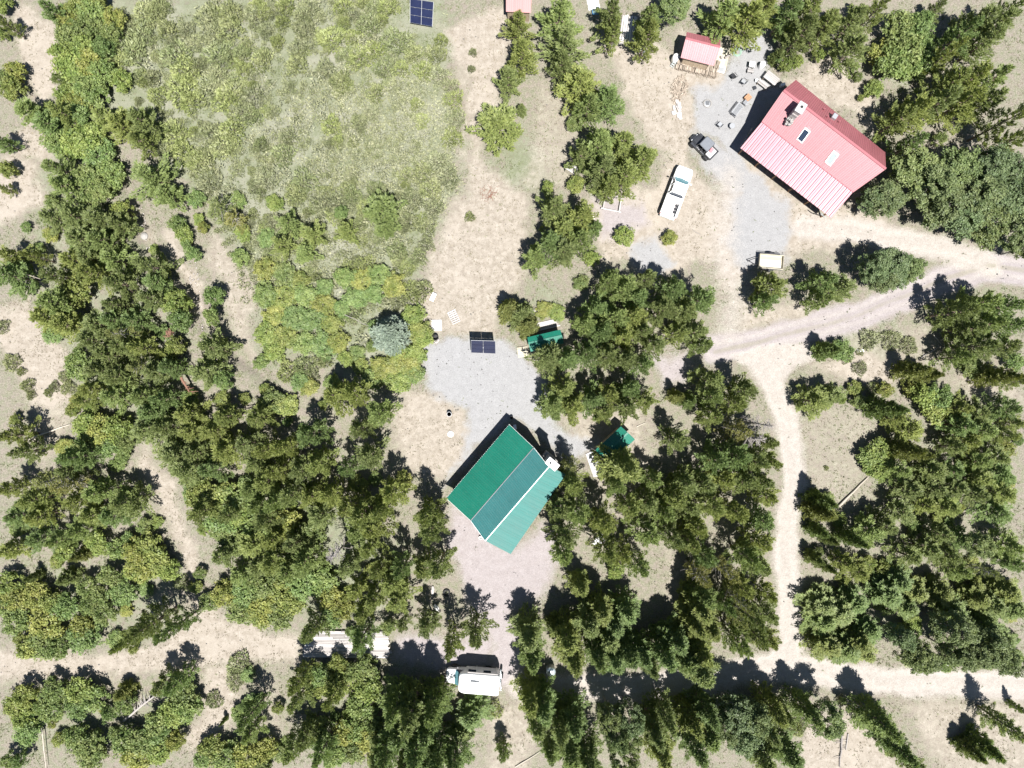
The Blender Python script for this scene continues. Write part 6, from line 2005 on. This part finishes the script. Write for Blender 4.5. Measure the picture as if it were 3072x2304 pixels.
def chair(u, v, rz, label, m, group='camp chairs on the patio'):
    t = at('folding_chair', label, 'chair', u, v, rz, group)
    part(t, 'seat', m, lambda B: B.box((0, 0, .43), (.46, .48, .03), 0, None, .01))
    part(t, 'backrest', m, lambda B: B.add([(-.24, -.24, .45), (-.24, .24, .45), (-.38, .24, .9), (-.38, -.24, .9), (-.27, -.24, .45), (-.27, .24, .45), (-.41, .24, .9), (-.41, -.24, .9)], [(0, 1, 2, 3), (7, 6, 5, 4), (0, 4, 5, 1), (1, 5, 6, 2), (2, 6, 7, 3), (3, 7, 4, 0)]))
    for sx in (-1, 1):
        for sy in (-1, 1):
            part(t, 'leg', M['darkframe'], lambda B: B.tube([(sx * .18, sy * .22, .42), (sx * .28, sy * .25, 0)], .016, 6))
        part(t, 'armrest', M['darkframe'], lambda B: B.box((-.02, sx * .27, .64), (.44, .05, .03)))
        part(t, 'arm_post', M['darkframe'], lambda B: B.tube([(.18, sx * .27, .42), (.18, sx * .27, .63)], .014, 6))
    return t


chair(2196, 233, 2.2, 'dark folding chair on the gravel below the white table', M['darkframe'])
chair(2226, 250, 2.5, 'grey folding chair nearer to the cabin corner than the dark one', M['greymetal'])
chair(2157, 378, .8, 'wire frame chair on the gravel above the buggy', M['greymetal'])
stl = at('round_stool', 'round dark stool beside the wire frame chair', 'stool', 2193, 382)
part(stl, 'seat', M['greymetal'], lambda B: B.lathe([(.02, .44), (.32, .44), (.33, .47), (.3, .5), (.02, .5)], 14), True)
for k in range(3):
    part(stl, 'leg', M['darkframe'], lambda B: B.tube([(.18 * math.cos(2.1 * k), .18 * math.sin(2.1 * k), .44), (.27 * math.cos(2.1 * k), .27 * math.sin(2.1 * k), 0)], .02, 6))
bn = at('slatted_bench', 'grey slatted metal bench near the cabin shadow', 'bench', 2209, 335, math.radians(52))
for k in range(7):
    part(bn, 'slat', M['greymetal'], lambda B: B.box((0, -.27 + .09 * k, .44), (1.5, .055, .03)))
for k in range(4):
    part(bn, 'back_slat', M['greymetal'], lambda B: B.box((0, .33 + .03 * k, .55 + .1 * k), (1.5, .03, .06)))
for sx in (-1, 1):
    for sy in (-.25, .27):
        part(bn, 'leg', M['darkframe'], lambda B: B.box((sx * .68, sy, .22), (.05, .05, .44)))
    part(bn, 'armrest', M['darkframe'], lambda B: B.box((sx * .74, .02, .64), (.05, .6, .04)))
st = at('side_table', 'small grey side table at the end of the slatted bench', 'table', 2234, 312, math.radians(52))
for k in range(5):
    part(st, 'slat', M['greymetal'], lambda B: B.box((0, -.2 + .1 * k, .40), (.5, .075, .03)))
for sx in (-1, 1):
    for sy in (-1, 1):
        part(st, 'leg', M['darkframe'], lambda B: B.box((sx * .2, sy * .2, .19), (.04, .04, .38)))
cb = at('wooden_crate', 'orange brown wooden crate with a dark side near the cabin shadow', 'crate', 2240, 297, .75)
for k in range(3):
    part(cb, 'lid_board', M['orange'], lambda B: B.box((0, -.2 + .2 * k, .44), (.66, .185, .04)))
for c_, s_ in (((0, .29, .21), (.62, .04, .42)), ((0, -.29, .21), (.62, .04, .42)), ((.31, 0, .21), (.04, .54, .42)), ((-.31, 0, .21), (.04, .54, .42))):
    part(cb, 'side', M['logwall'], lambda B: B.box(c_, s_))
fp = at('fire_ring', 'ring of grey stones around a fire pit on the gravel', 'fire pit', 2122, 311)
for k in range(15):
    a = 6.283 * k / 15
    part(fp, 'stone', M['rock'], lambda B: B.box((.42 * math.cos(a), .42 * math.sin(a), .07), (.15, .17, .16), a, None, .05))
part(fp, 'ash', M['greymetal'], lambda B: B.lathe([(.02, .05), (.2, .05), (.36, .02)], 14))
part(fp, 'grate', M['darkframe'], lambda B: [B.box((-.16 + .08 * k, 0, .16), (.02, .44, .02)) for k in range(5)])
tb = at('patio_table', 'white topped table with a slatted bench on the gravel', 'table', 2250, 201, math.radians(-10))
part(tb, 'top', M['whiteplastic'], lambda B: B.box((0, 0, .70), (.62, .60, .05), 0, None, .02))
for sx in (-1, 1):
    for sy in (-1, 1):
        part(tb, 'leg', M['darkframe'], lambda B: B.box((sx * .25, sy * .24, .35), (.05, .05, .68)))
for k in range(4):
    part(tb, 'bench_slat', M['greyplank'], lambda B: B.box((.02, -.45 - .10 * k, .42), (.66, .075, .03)))
for sx in (-1, 1):
    part(tb, 'leg', M['darkframe'], lambda B: B.box((sx * .28, -.6, .2), (.05, .3, .4)))
brl = at('white_barrel', 'white lidded barrel on the gravel beside the patio table', 'barrel', 2281, 202)
part(brl, 'drum', M['whiteplastic'], lambda B: B.lathe([(.02, 0), (.28, 0), (.3, .1), (.31, .4), (.3, .75), (.28, .8)], 18), True)
part(brl, 'lid', M['whiteplastic'], lambda B: B.lathe([(.30, .79), (.30, .85), (.26, .87), (.02, .88)], 18), True)
for (u, v, lab, L_, W_) in ((2307, 243, 'large grey plank table at the cabin corner', 1.6, .95), (2284, 258, 'lower grey plank bench beside the plank table', 1.2, .5)):
    t = at('plank_table', lab, 'table', u, v, math.radians(-38))
    hh = .78 if L_ > 1.4 else .5
    for k in range(5):
        part(t, 'plank', M['greyplank'], lambda B: B.box((0, -W_ / 2 + W_ * (k + .5) / 5, hh), (L_, W_ / 5 - .015, .05), 0, None, .006))
    for sx in (-1, 1):
        for sy in (-1, 1):
            part(t, 'leg', M['boardwall'], lambda B: B.box((sx * L_ * .43, sy * W_ * .4, hh / 2 - .02), (.08, .08, hh - .03)))
bk = lambda B: B.lathe([(.02, 0), (.15, 0), (.19, .36), (.17, .36), (.14, .03), (.02, .03)], 14)
solo('white_bucket', 'white bucket on the gravel beside the plank bench', 'bucket', 2267, 245, M['whiteplastic'], bk, 0, 0, None, True)
solo('black_box', 'small black box at the end of the plank bench', 'box', 2262, 266, M['blackcar'], lambda B: B.box((0, 0, .15), (.34, .32, .3), .4, None, .03))
bw = lambda B: B.box((0, 0, .3), (.5, .3, .6), 0, None, .04)
solo('white_cooler', 'white cooler in the shadow at the red cabin corner', 'cooler', 2344, 259, M['whiteplastic'], bw, .3)

# centre yard
wb = at('white_box', 'cream white box lying at the bush edge', 'box', 1300, 892, math.radians(65))
part(wb, 'case', M['creamwood'], lambda B: B.box((0, 0, .16), (.92, .46, .32), 0, None, .02))
part(wb, 'lid', M['whiteplastic'], lambda B: B.box((0, 0, .345), (.95, .49, .05), 0, None, .015))
pal = at('pallet', 'weathered wooden pallet lying on tan soil', 'pallet', 1362, 951, math.radians(25))
for k in range(7):
    part(pal, 'slat', M['plank'], lambda B: B.box((0, -.68 + .225 * k, .13), (.98, .11, .022)))
for k in range(3):
    part(pal, 'runner', M['greyplank'], lambda B: B.box((-.42 + .42 * k, 0, .06), (.09, 1.45, .1)))
pad = at('concrete_pad', 'pale thin concrete pad by the black drum', 'slab', 1310, 976, math.radians(2))
for k in range(2):
    part(pad, 'slab', M['concrete'], lambda B: B.box((-.29 + .58 * k, 0, .03), (.55, 1.25, .07), 0, None, .01))
dr = at('black_drum', 'open black drum standing on white rubble', 'drum', 1308, 1013)
part(dr, 'drum', M['rubber'], lambda B: B.lathe([(.02, 0), (.29, 0), (.31, .1), (.31, .7), (.29, .7), (.27, .1), (.02, .06)], 20), True)
part(dr, 'base', M['stone'], lambda B: [B.box((rnd.uniform(-.2, .3), -.35 + rnd.uniform(-.25, .2), .08), (.24, .2, .16), rnd.uniform(0, 3), None, .05) for _ in range(9)])
fb = at('fire_barrel', 'grey burn barrel with soot inside on dry grass', 'barrel', 1349, 1242)
part(fb, 'drum', M['greymetal'], lambda B: B.lathe([(.02, 0), (.26, 0), (.27, .3), (.28, .32), (.27, .34), (.27, .62), (.24, .62), (.24, .2)], 18), True)
part(fb, 'ash', M['soot'], lambda B: B.lathe([(.02, .3), (.24, .3)], 14))
rk = at('white_rock', 'bright white rock on the dry grass circle', 'rock', 1352, 1302)
part(rk, 'stone', M['whitetrim'], lambda B: B.lathe([(.05, 0), (.34, .02), (.36, .1), (.25, .2), (.05, .24)], 9), True)
bo = at('utility_box', 'white utility box in the shadow at the green cabin corner', 'box', 1545, 1280, .2)
part(bo, 'case', M['whiteplastic'], lambda B: B.box((0, 0, .4), (.3, .46, .8), 0, None, .03))
part(bo, 'lid', M['whitetrim'], lambda B: B.box((0, 0, .82), (.34, .5, .05), 0, None, .02))
solo('black_bin', 'small black bin on the gravel by the green cabin corner', 'bin', 1535, 1252, M['rubber'], lambda B: B.lathe([(.02, 0), (.16, 0), (.19, .45), (.17, .45), (.14, .05), (.02, .05)], 14), 0, 0, None, True)
solo('white_pot', 'tiny white pot at the foot of the green cabin wall', 'pot', 1442, 1612, M['whiteplastic'], bk, 0, 0, None, True)
# boards behind the long shed, and its cream step
lm = thing('lumber_pile', 'pale boards stacked on the ground behind the long green shed', 'lumber', tuple(P(1642, 974, 0)), math.radians(14))
for k in range(6):
    part(lm, 'board', M['plank'], lambda B: B.box((rnd.uniform(-.12, .12), -.4 + .15 * k, .08 + .02 * (k % 2)), (2.5 + rnd.uniform(-.3, .2), .14, .12), rnd.uniform(-.03, .03)))
stp = at('cream_platform', 'cream board platform at the end of the long green shed', 'platform', 1568, 1056, math.radians(8))
for k in range(5):
    part(stp, 'board', M['creamwood'], lambda B: B.box((0, -.46 + .23 * k, .14), (1.15, .222, .05), 0, None, .006))
for s in (-1, 1):
    part(stp, 'joist', M['boardwall'], lambda B: B.box((s * .45, 0, .06), (.1, 1.1, .1)))
apr = thing('concrete_apron', 'white concrete apron in front of the square green shed', 'slab', tuple(P(1783, 1388, 0)), 0)
c_ = P(1783, 1388, 0)
pts = [P(*q, 0) - c_ for q in ((1757, 1362), (1783, 1350), (1822, 1402), (1804, 1428), (1780, 1430))]
part(apr, 'slab', M['concrete'], lambda B: B.prism([(p.x, p.y) for p in pts], -.02, .09))
# round tank under the lower pines
tk = at('water_tank', 'round galvanised tank with a pale lid between two firs', 'tank', 1651, 2002)
part(tk, 'tank', M['greymetal'], lambda B: B.lathe([(.02, 0), (.46, 0), (.48, .05), (.48, .4), (.50, .42), (.48, .44), (.48, .85), (.50, .87), (.48, .9), (.48, 1.2)], 24), True)
part(tk, 'lid', M['brightmetal'], lambda B: B.lathe([(.51, 1.17), (.51, 1.22), (.42, 1.3), (.14, 1.36), (.02, 1.37)], 24), True)
part(tk, 'hatch', M['brightmetal'], lambda B: B.lathe([(.12, 1.34), (.12, 1.42), (.02, 1.43)], 12), True)
# white boulders, tyre, tarp
for (u, v, w, l, rz, lab) in ((1298, 1771, .42, 1.0, 1.5, 'long pale rock on the bare soil above the white one'), (1310, 1823, .45, .85, 2.2, 'bright white rock in the pine shade near the motorhome')):
    t = at('pale_rock', lab, 'rock', u, v, rz, 'pale rocks near the motorhome')
    part(t, 'stone', M['whitetrim'] if 'bright' in lab else M['stone'], lambda B: B.loft([[(x, w * .5 * s * math.cos(a) * rnd.uniform(.9, 1.1), .14 + .14 * s * math.sin(a)) for a in np.linspace(0, 5.5, 8)] for x, s in ((-l / 2, .4), (-l / 4, .95), (l / 5, 1), (l / 2, .45))]), True)
ty = at('tyre', 'old tyre lying in the tree shadow on the driveway edge', 'tyre', 1340, 1777)
part(ty, 'tread', M['rubber'], lambda B: B.lathe([(.24, .02), (.36, .0), (.41, .06), (.41, .16), (.36, .22), (.24, .2), (.24, .02)], 22, (0, 0, 0), False), True)
tp = at('tarp', 'crumpled white tarp on the ground among tall pines', 'tarp', 1799, 1620, .9)
gxs = np.linspace(-.75, .75, 9)
B = MB()
vs = [(x, y * .45, .12 + .12 * math.sin(5 * x + 3 * y) * math.cos(4 * y) + .03) for x in gxs for y in np.linspace(-1, 1, 7)]
fs = [(i * 7 + j, i * 7 + j + 1, (i + 1) * 7 + j + 1, (i + 1) * 7 + j) for i in range(8) for j in range(6)]
B.add(vs, fs)
B.build('sheet', M['whiteplastic'], tp, True)
# top: lumber stack, box and junk between the pines
ls = at('lumber_stack', 'pale lumber stack between two pines at the top edge', 'lumber', 1884, 92, math.radians(82))
for k in range(7):
    part(ls, 'board', M['plank'], lambda B: B.box((rnd.uniform(-.25, .25), -.75 + .25 * k, .18 + .04 * (k % 2)), (2.9 + rnd.uniform(-.5, .3), .2, .1), rnd.uniform(-.05, .05)))
for s in (-1, 1):
    part(ls, 'skid', M['greyplank'], lambda B: B.box((s, 0, .06), (.14, 1.8, .12)))
for k in range(3):
    solo('loose_board', ('longest', 'middle', 'shortest')[k] + ' loose grey board on the sand below the lumber stack', 'board', 1880 - 14 * k, 124 + 5 * k, M['greyplank'], lambda B: B.box((0, 0, .04), (2.3 - .5 * k, .15, .05)), math.radians(-4 + 5 * k), 0, 'loose boards')
wbx = at('white_crate', 'small white crate on the sand below the lumber stack', 'crate', 1927, 152, .05)
part(wbx, 'case', M['whiteplastic'], lambda B: B.box((0, 0, .2), (.52, .6, .4), 0, None, .02))
part(wbx, 'lid', M['whitetrim'], lambda B: B.box((0, 0, .425), (.56, .64, .05), 0, None, .015))
jk = at('blue_tub', 'blue plastic tub half hidden under a pine at the top', 'tub', 1786, 40, .1)
part(jk, 'tub', M['bluetarp'], lambda B: B.box((0, 0, .25), (.8, .4, .5), 0, None, .05))
part(jk, 'lid', M['greenhose'], lambda B: B.box((-.1, 0, .53), (.5, .44, .06), 0, None, .02))
wt = at('white_sheet', 'crumpled pale sheet by the blue tub at the top edge', 'sheet', 1780, 14, .2)
B = MB()
vs = [(x * .8, y * .6, .1 + .1 * math.sin(6 * x + 2 * y) * math.cos(5 * y)) for x in np.linspace(-.8, .8, 8) for y in np.linspace(-1, 1, 7)]
fs = [(i * 7 + j, i * 7 + j + 1, (i + 1) * 7 + j + 1, (i + 1) * 7 + j) for i in range(7) for j in range(6)]
B.add(vs, fs)
B.build('sheet', M['whiteplastic'], wt, True)
# white stones by the long shed, sawn stump, small boards
for k in range(4):
    solo('white_stone', ('largest', 'second largest', 'third largest', 'smallest')[k] + ' white stone in the grass above the long green shed', 'rock', 1600 + 7 * k, 933 - 2 * (k % 2), M['stone'], lambda B: B.box((0, 0, .1), (.36 - .05 * k, .3 - .04 * k, .24 - .03 * k), k, None, .08), 0, 0, 'white stones')
sm = at('pale_stump', 'split pale stump with branches beside the timber frame pad', 'stump', 1779, 656, .4)
part(sm, 'stump', M['palewood'], lambda B: B.lathe([(.26, -.05), (.22, .15), (.2, .32), (.02, .33)], 12), True)
for k in range(5):
    a = 1.1 * k
    part(sm, 'branch', M['palewood'], lambda B: B.tube([(0, 0, .1), (math.cos(a) * .5, math.sin(a) * .4, .12), (math.cos(a + .2) * .95, math.sin(a + .2) * .8, .05)], [.09, .06, .02], 6))
solo('white_board', 'small white board on the grass beside the road fork', 'board', 2581, 1052, M['whiteplastic'], lambda B: B.box((0, 0, .06), (.75, .3, .08), 0, None, .01), .05)
solo('white_road_board', 'long white board lying at the lower road edge', 'board', 2834, 1996, M['whitetrim'], lambda B: B.box((0, 0, .05), (1.35, .18, .08), 0, None, .01), 0.0)


# ------------------------------------------------------------------ fallen trunks and slash
def pole(u0, v0, u1, v1, r, label, m='palewood', name='fallen_log', z=0.0, twigs=0):
    a, b = P(u0, v0), P(u1, v1)
    t = thing(name, label, 'log', (a.x, a.y, gz(a.x, a.y)))
    d = Vector((b.x - a.x, b.y - a.y, 0))
    s = Vector((-d.y, d.x, 0)).normalized()
    pts = [Vector((0, 0, r + z)) + d * f + s * rnd.uniform(-.05, .05) + Vector((0, 0, rnd.uniform(0, .06))) for f in (0, .25, .5, .75, 1)]
    part(t, 'trunk', M[m], lambda B: B.tube(pts, [r * (1 - .6 * k / 4) for k in range(5)], 8), True)
    for k in range(twigs):
        f = rnd.uniform(.15, .9)
        p = Vector((0, 0, r + z)) + d * f
        e = s * rnd.choice((-1, 1)) * rnd.uniform(.3, .9) + d.normalized() * rnd.uniform(.1, .6) + Vector((0, 0, rnd.uniform(.0, .35)))
        part(t, 'branch', M[m], lambda B: B.tube([p, p + e * .6, p + e * 1.1 + Vector((0, 0, -.08))], [r * .35, r * .22, .012], 5))
    return t


pole(2515, 1519, 2602, 1431, .14, 'thicker of two pale fallen poles in the dry clearing', z=.02)
pole(2511, 1524, 2570, 1460, .09, 'thinner pale pole beside the thicker fallen pole')
pole(2797, 1002, 2822, 1034, .09, 'short pale fallen log near the dark firs by the road fork')
pole(2760, 1074, 2818, 1038, .07, 'brown fallen log touching the short pale log', 'deadwood', twigs=4)
pole(2828, 1058, 2852, 1042, .06, 'thin pale stick across the brown fallen log')
pole(53, 812, 168, 848, .07, 'thin bare pole leaning out of the pines near the sandy bank', z=2.5)
pole(82, 1319, 212, 1273, .09, 'long thin log across the tan slope by the bare sand spot')
pole(1440 / 2 + 0, 264, 776, 266, .07, 'white log lying in the brush of the meadow')
pole(1034, 943, 1112, 981, .05, 'thin grey stick poking from the bushes toward the blue spruce', 'deadwood', z=.9)
pole(2526, 2204, 2517, 2300, .12, 'bleached grey log on the pink soil below the road', 'deadwood', twigs=2)
pole(2544, 2200, 2536, 2250, .07, 'thin dead stick beside the bleached grey log', 'deadwood', twigs=4)
pole(1545, 2299, 1625, 2252, .07, 'thin pale pole crossing the bottom clearing')
pole(136, 2172, 150, 2300, .06, 'slim pale stick between bushes at the lower corner', z=.5)
pole(120, 1436, 168, 1480, .09, 'grey broken snag among thin pines', 'deadwood', z=1.5, twigs=6)
pole(2100, 705, 2076, 690, .05, 'tiny grey stick on the sandy yard', 'deadwood')
pole(1910, 1280, 1937, 1268, .05, 'pale stick on pink soil near the square green shed')
pole(378, 2155, 482, 2072, .15, 'big fallen grey tree with a bare branch fan', 'deadwood', 'fallen_tree', .25, 26)
pole(2660, 1345, 2610, 1390, .06, 'thin pale log under the brushy shrub in the clearing', 'deadwood')
pole(560, 1130, 590, 1185, .16, 'brown dead trunk lying in a gap of the dark pines', 'redslash', 'fallen_tree', 1.2, 8)
rp = at('branch_pile', 'pile of rusty brown dead branches among the pines', 'branches', 512, 1003, 0, None, 1.0)
for k in range(26):
    a = rnd.uniform(0, 6.28)
    L = rnd.uniform(.4, .8)
    x, y = rnd.uniform(-.42, .42), rnd.uniform(-.32, .32)
    part(rp, 'branch', M['redslash'], lambda B: B.tube([(x - math.cos(a) * L * .5, y - math.sin(a) * L * .5, rnd.uniform(.1, .6)), (x + math.cos(a) * L * .5, y + math.sin(a) * L * .5, rnd.uniform(.1, .6))], [.05, .025], 5))
rp.location.z = 1.0
rp2 = at('branch_pile', 'flat scatter of reddish twigs on the tan meadow edge', 'branches', 1468, 583)
for k in range(36):
    a = rnd.uniform(0, 6.28)
    x, y = rnd.gauss(0, .45), rnd.gauss(0, .3)
    L = rnd.uniform(.4, .9)
    part(rp2, 'twig', M['redslash'], lambda B: B.tube([(x, y, .05), (x + math.cos(a) * L, y + math.sin(a) * L, rnd.uniform(.03, .12))], [.022, .01], 4))
bl = at('boulder', 'grey boulder beside the pale creek stones', 'rock', 425, 705)
part(bl, 'stone', M['rock'], lambda B: B.lathe([(.1, -.2), (.4, 0), (.42, .2), (.25, .4), (.05, .45)], 9), True)
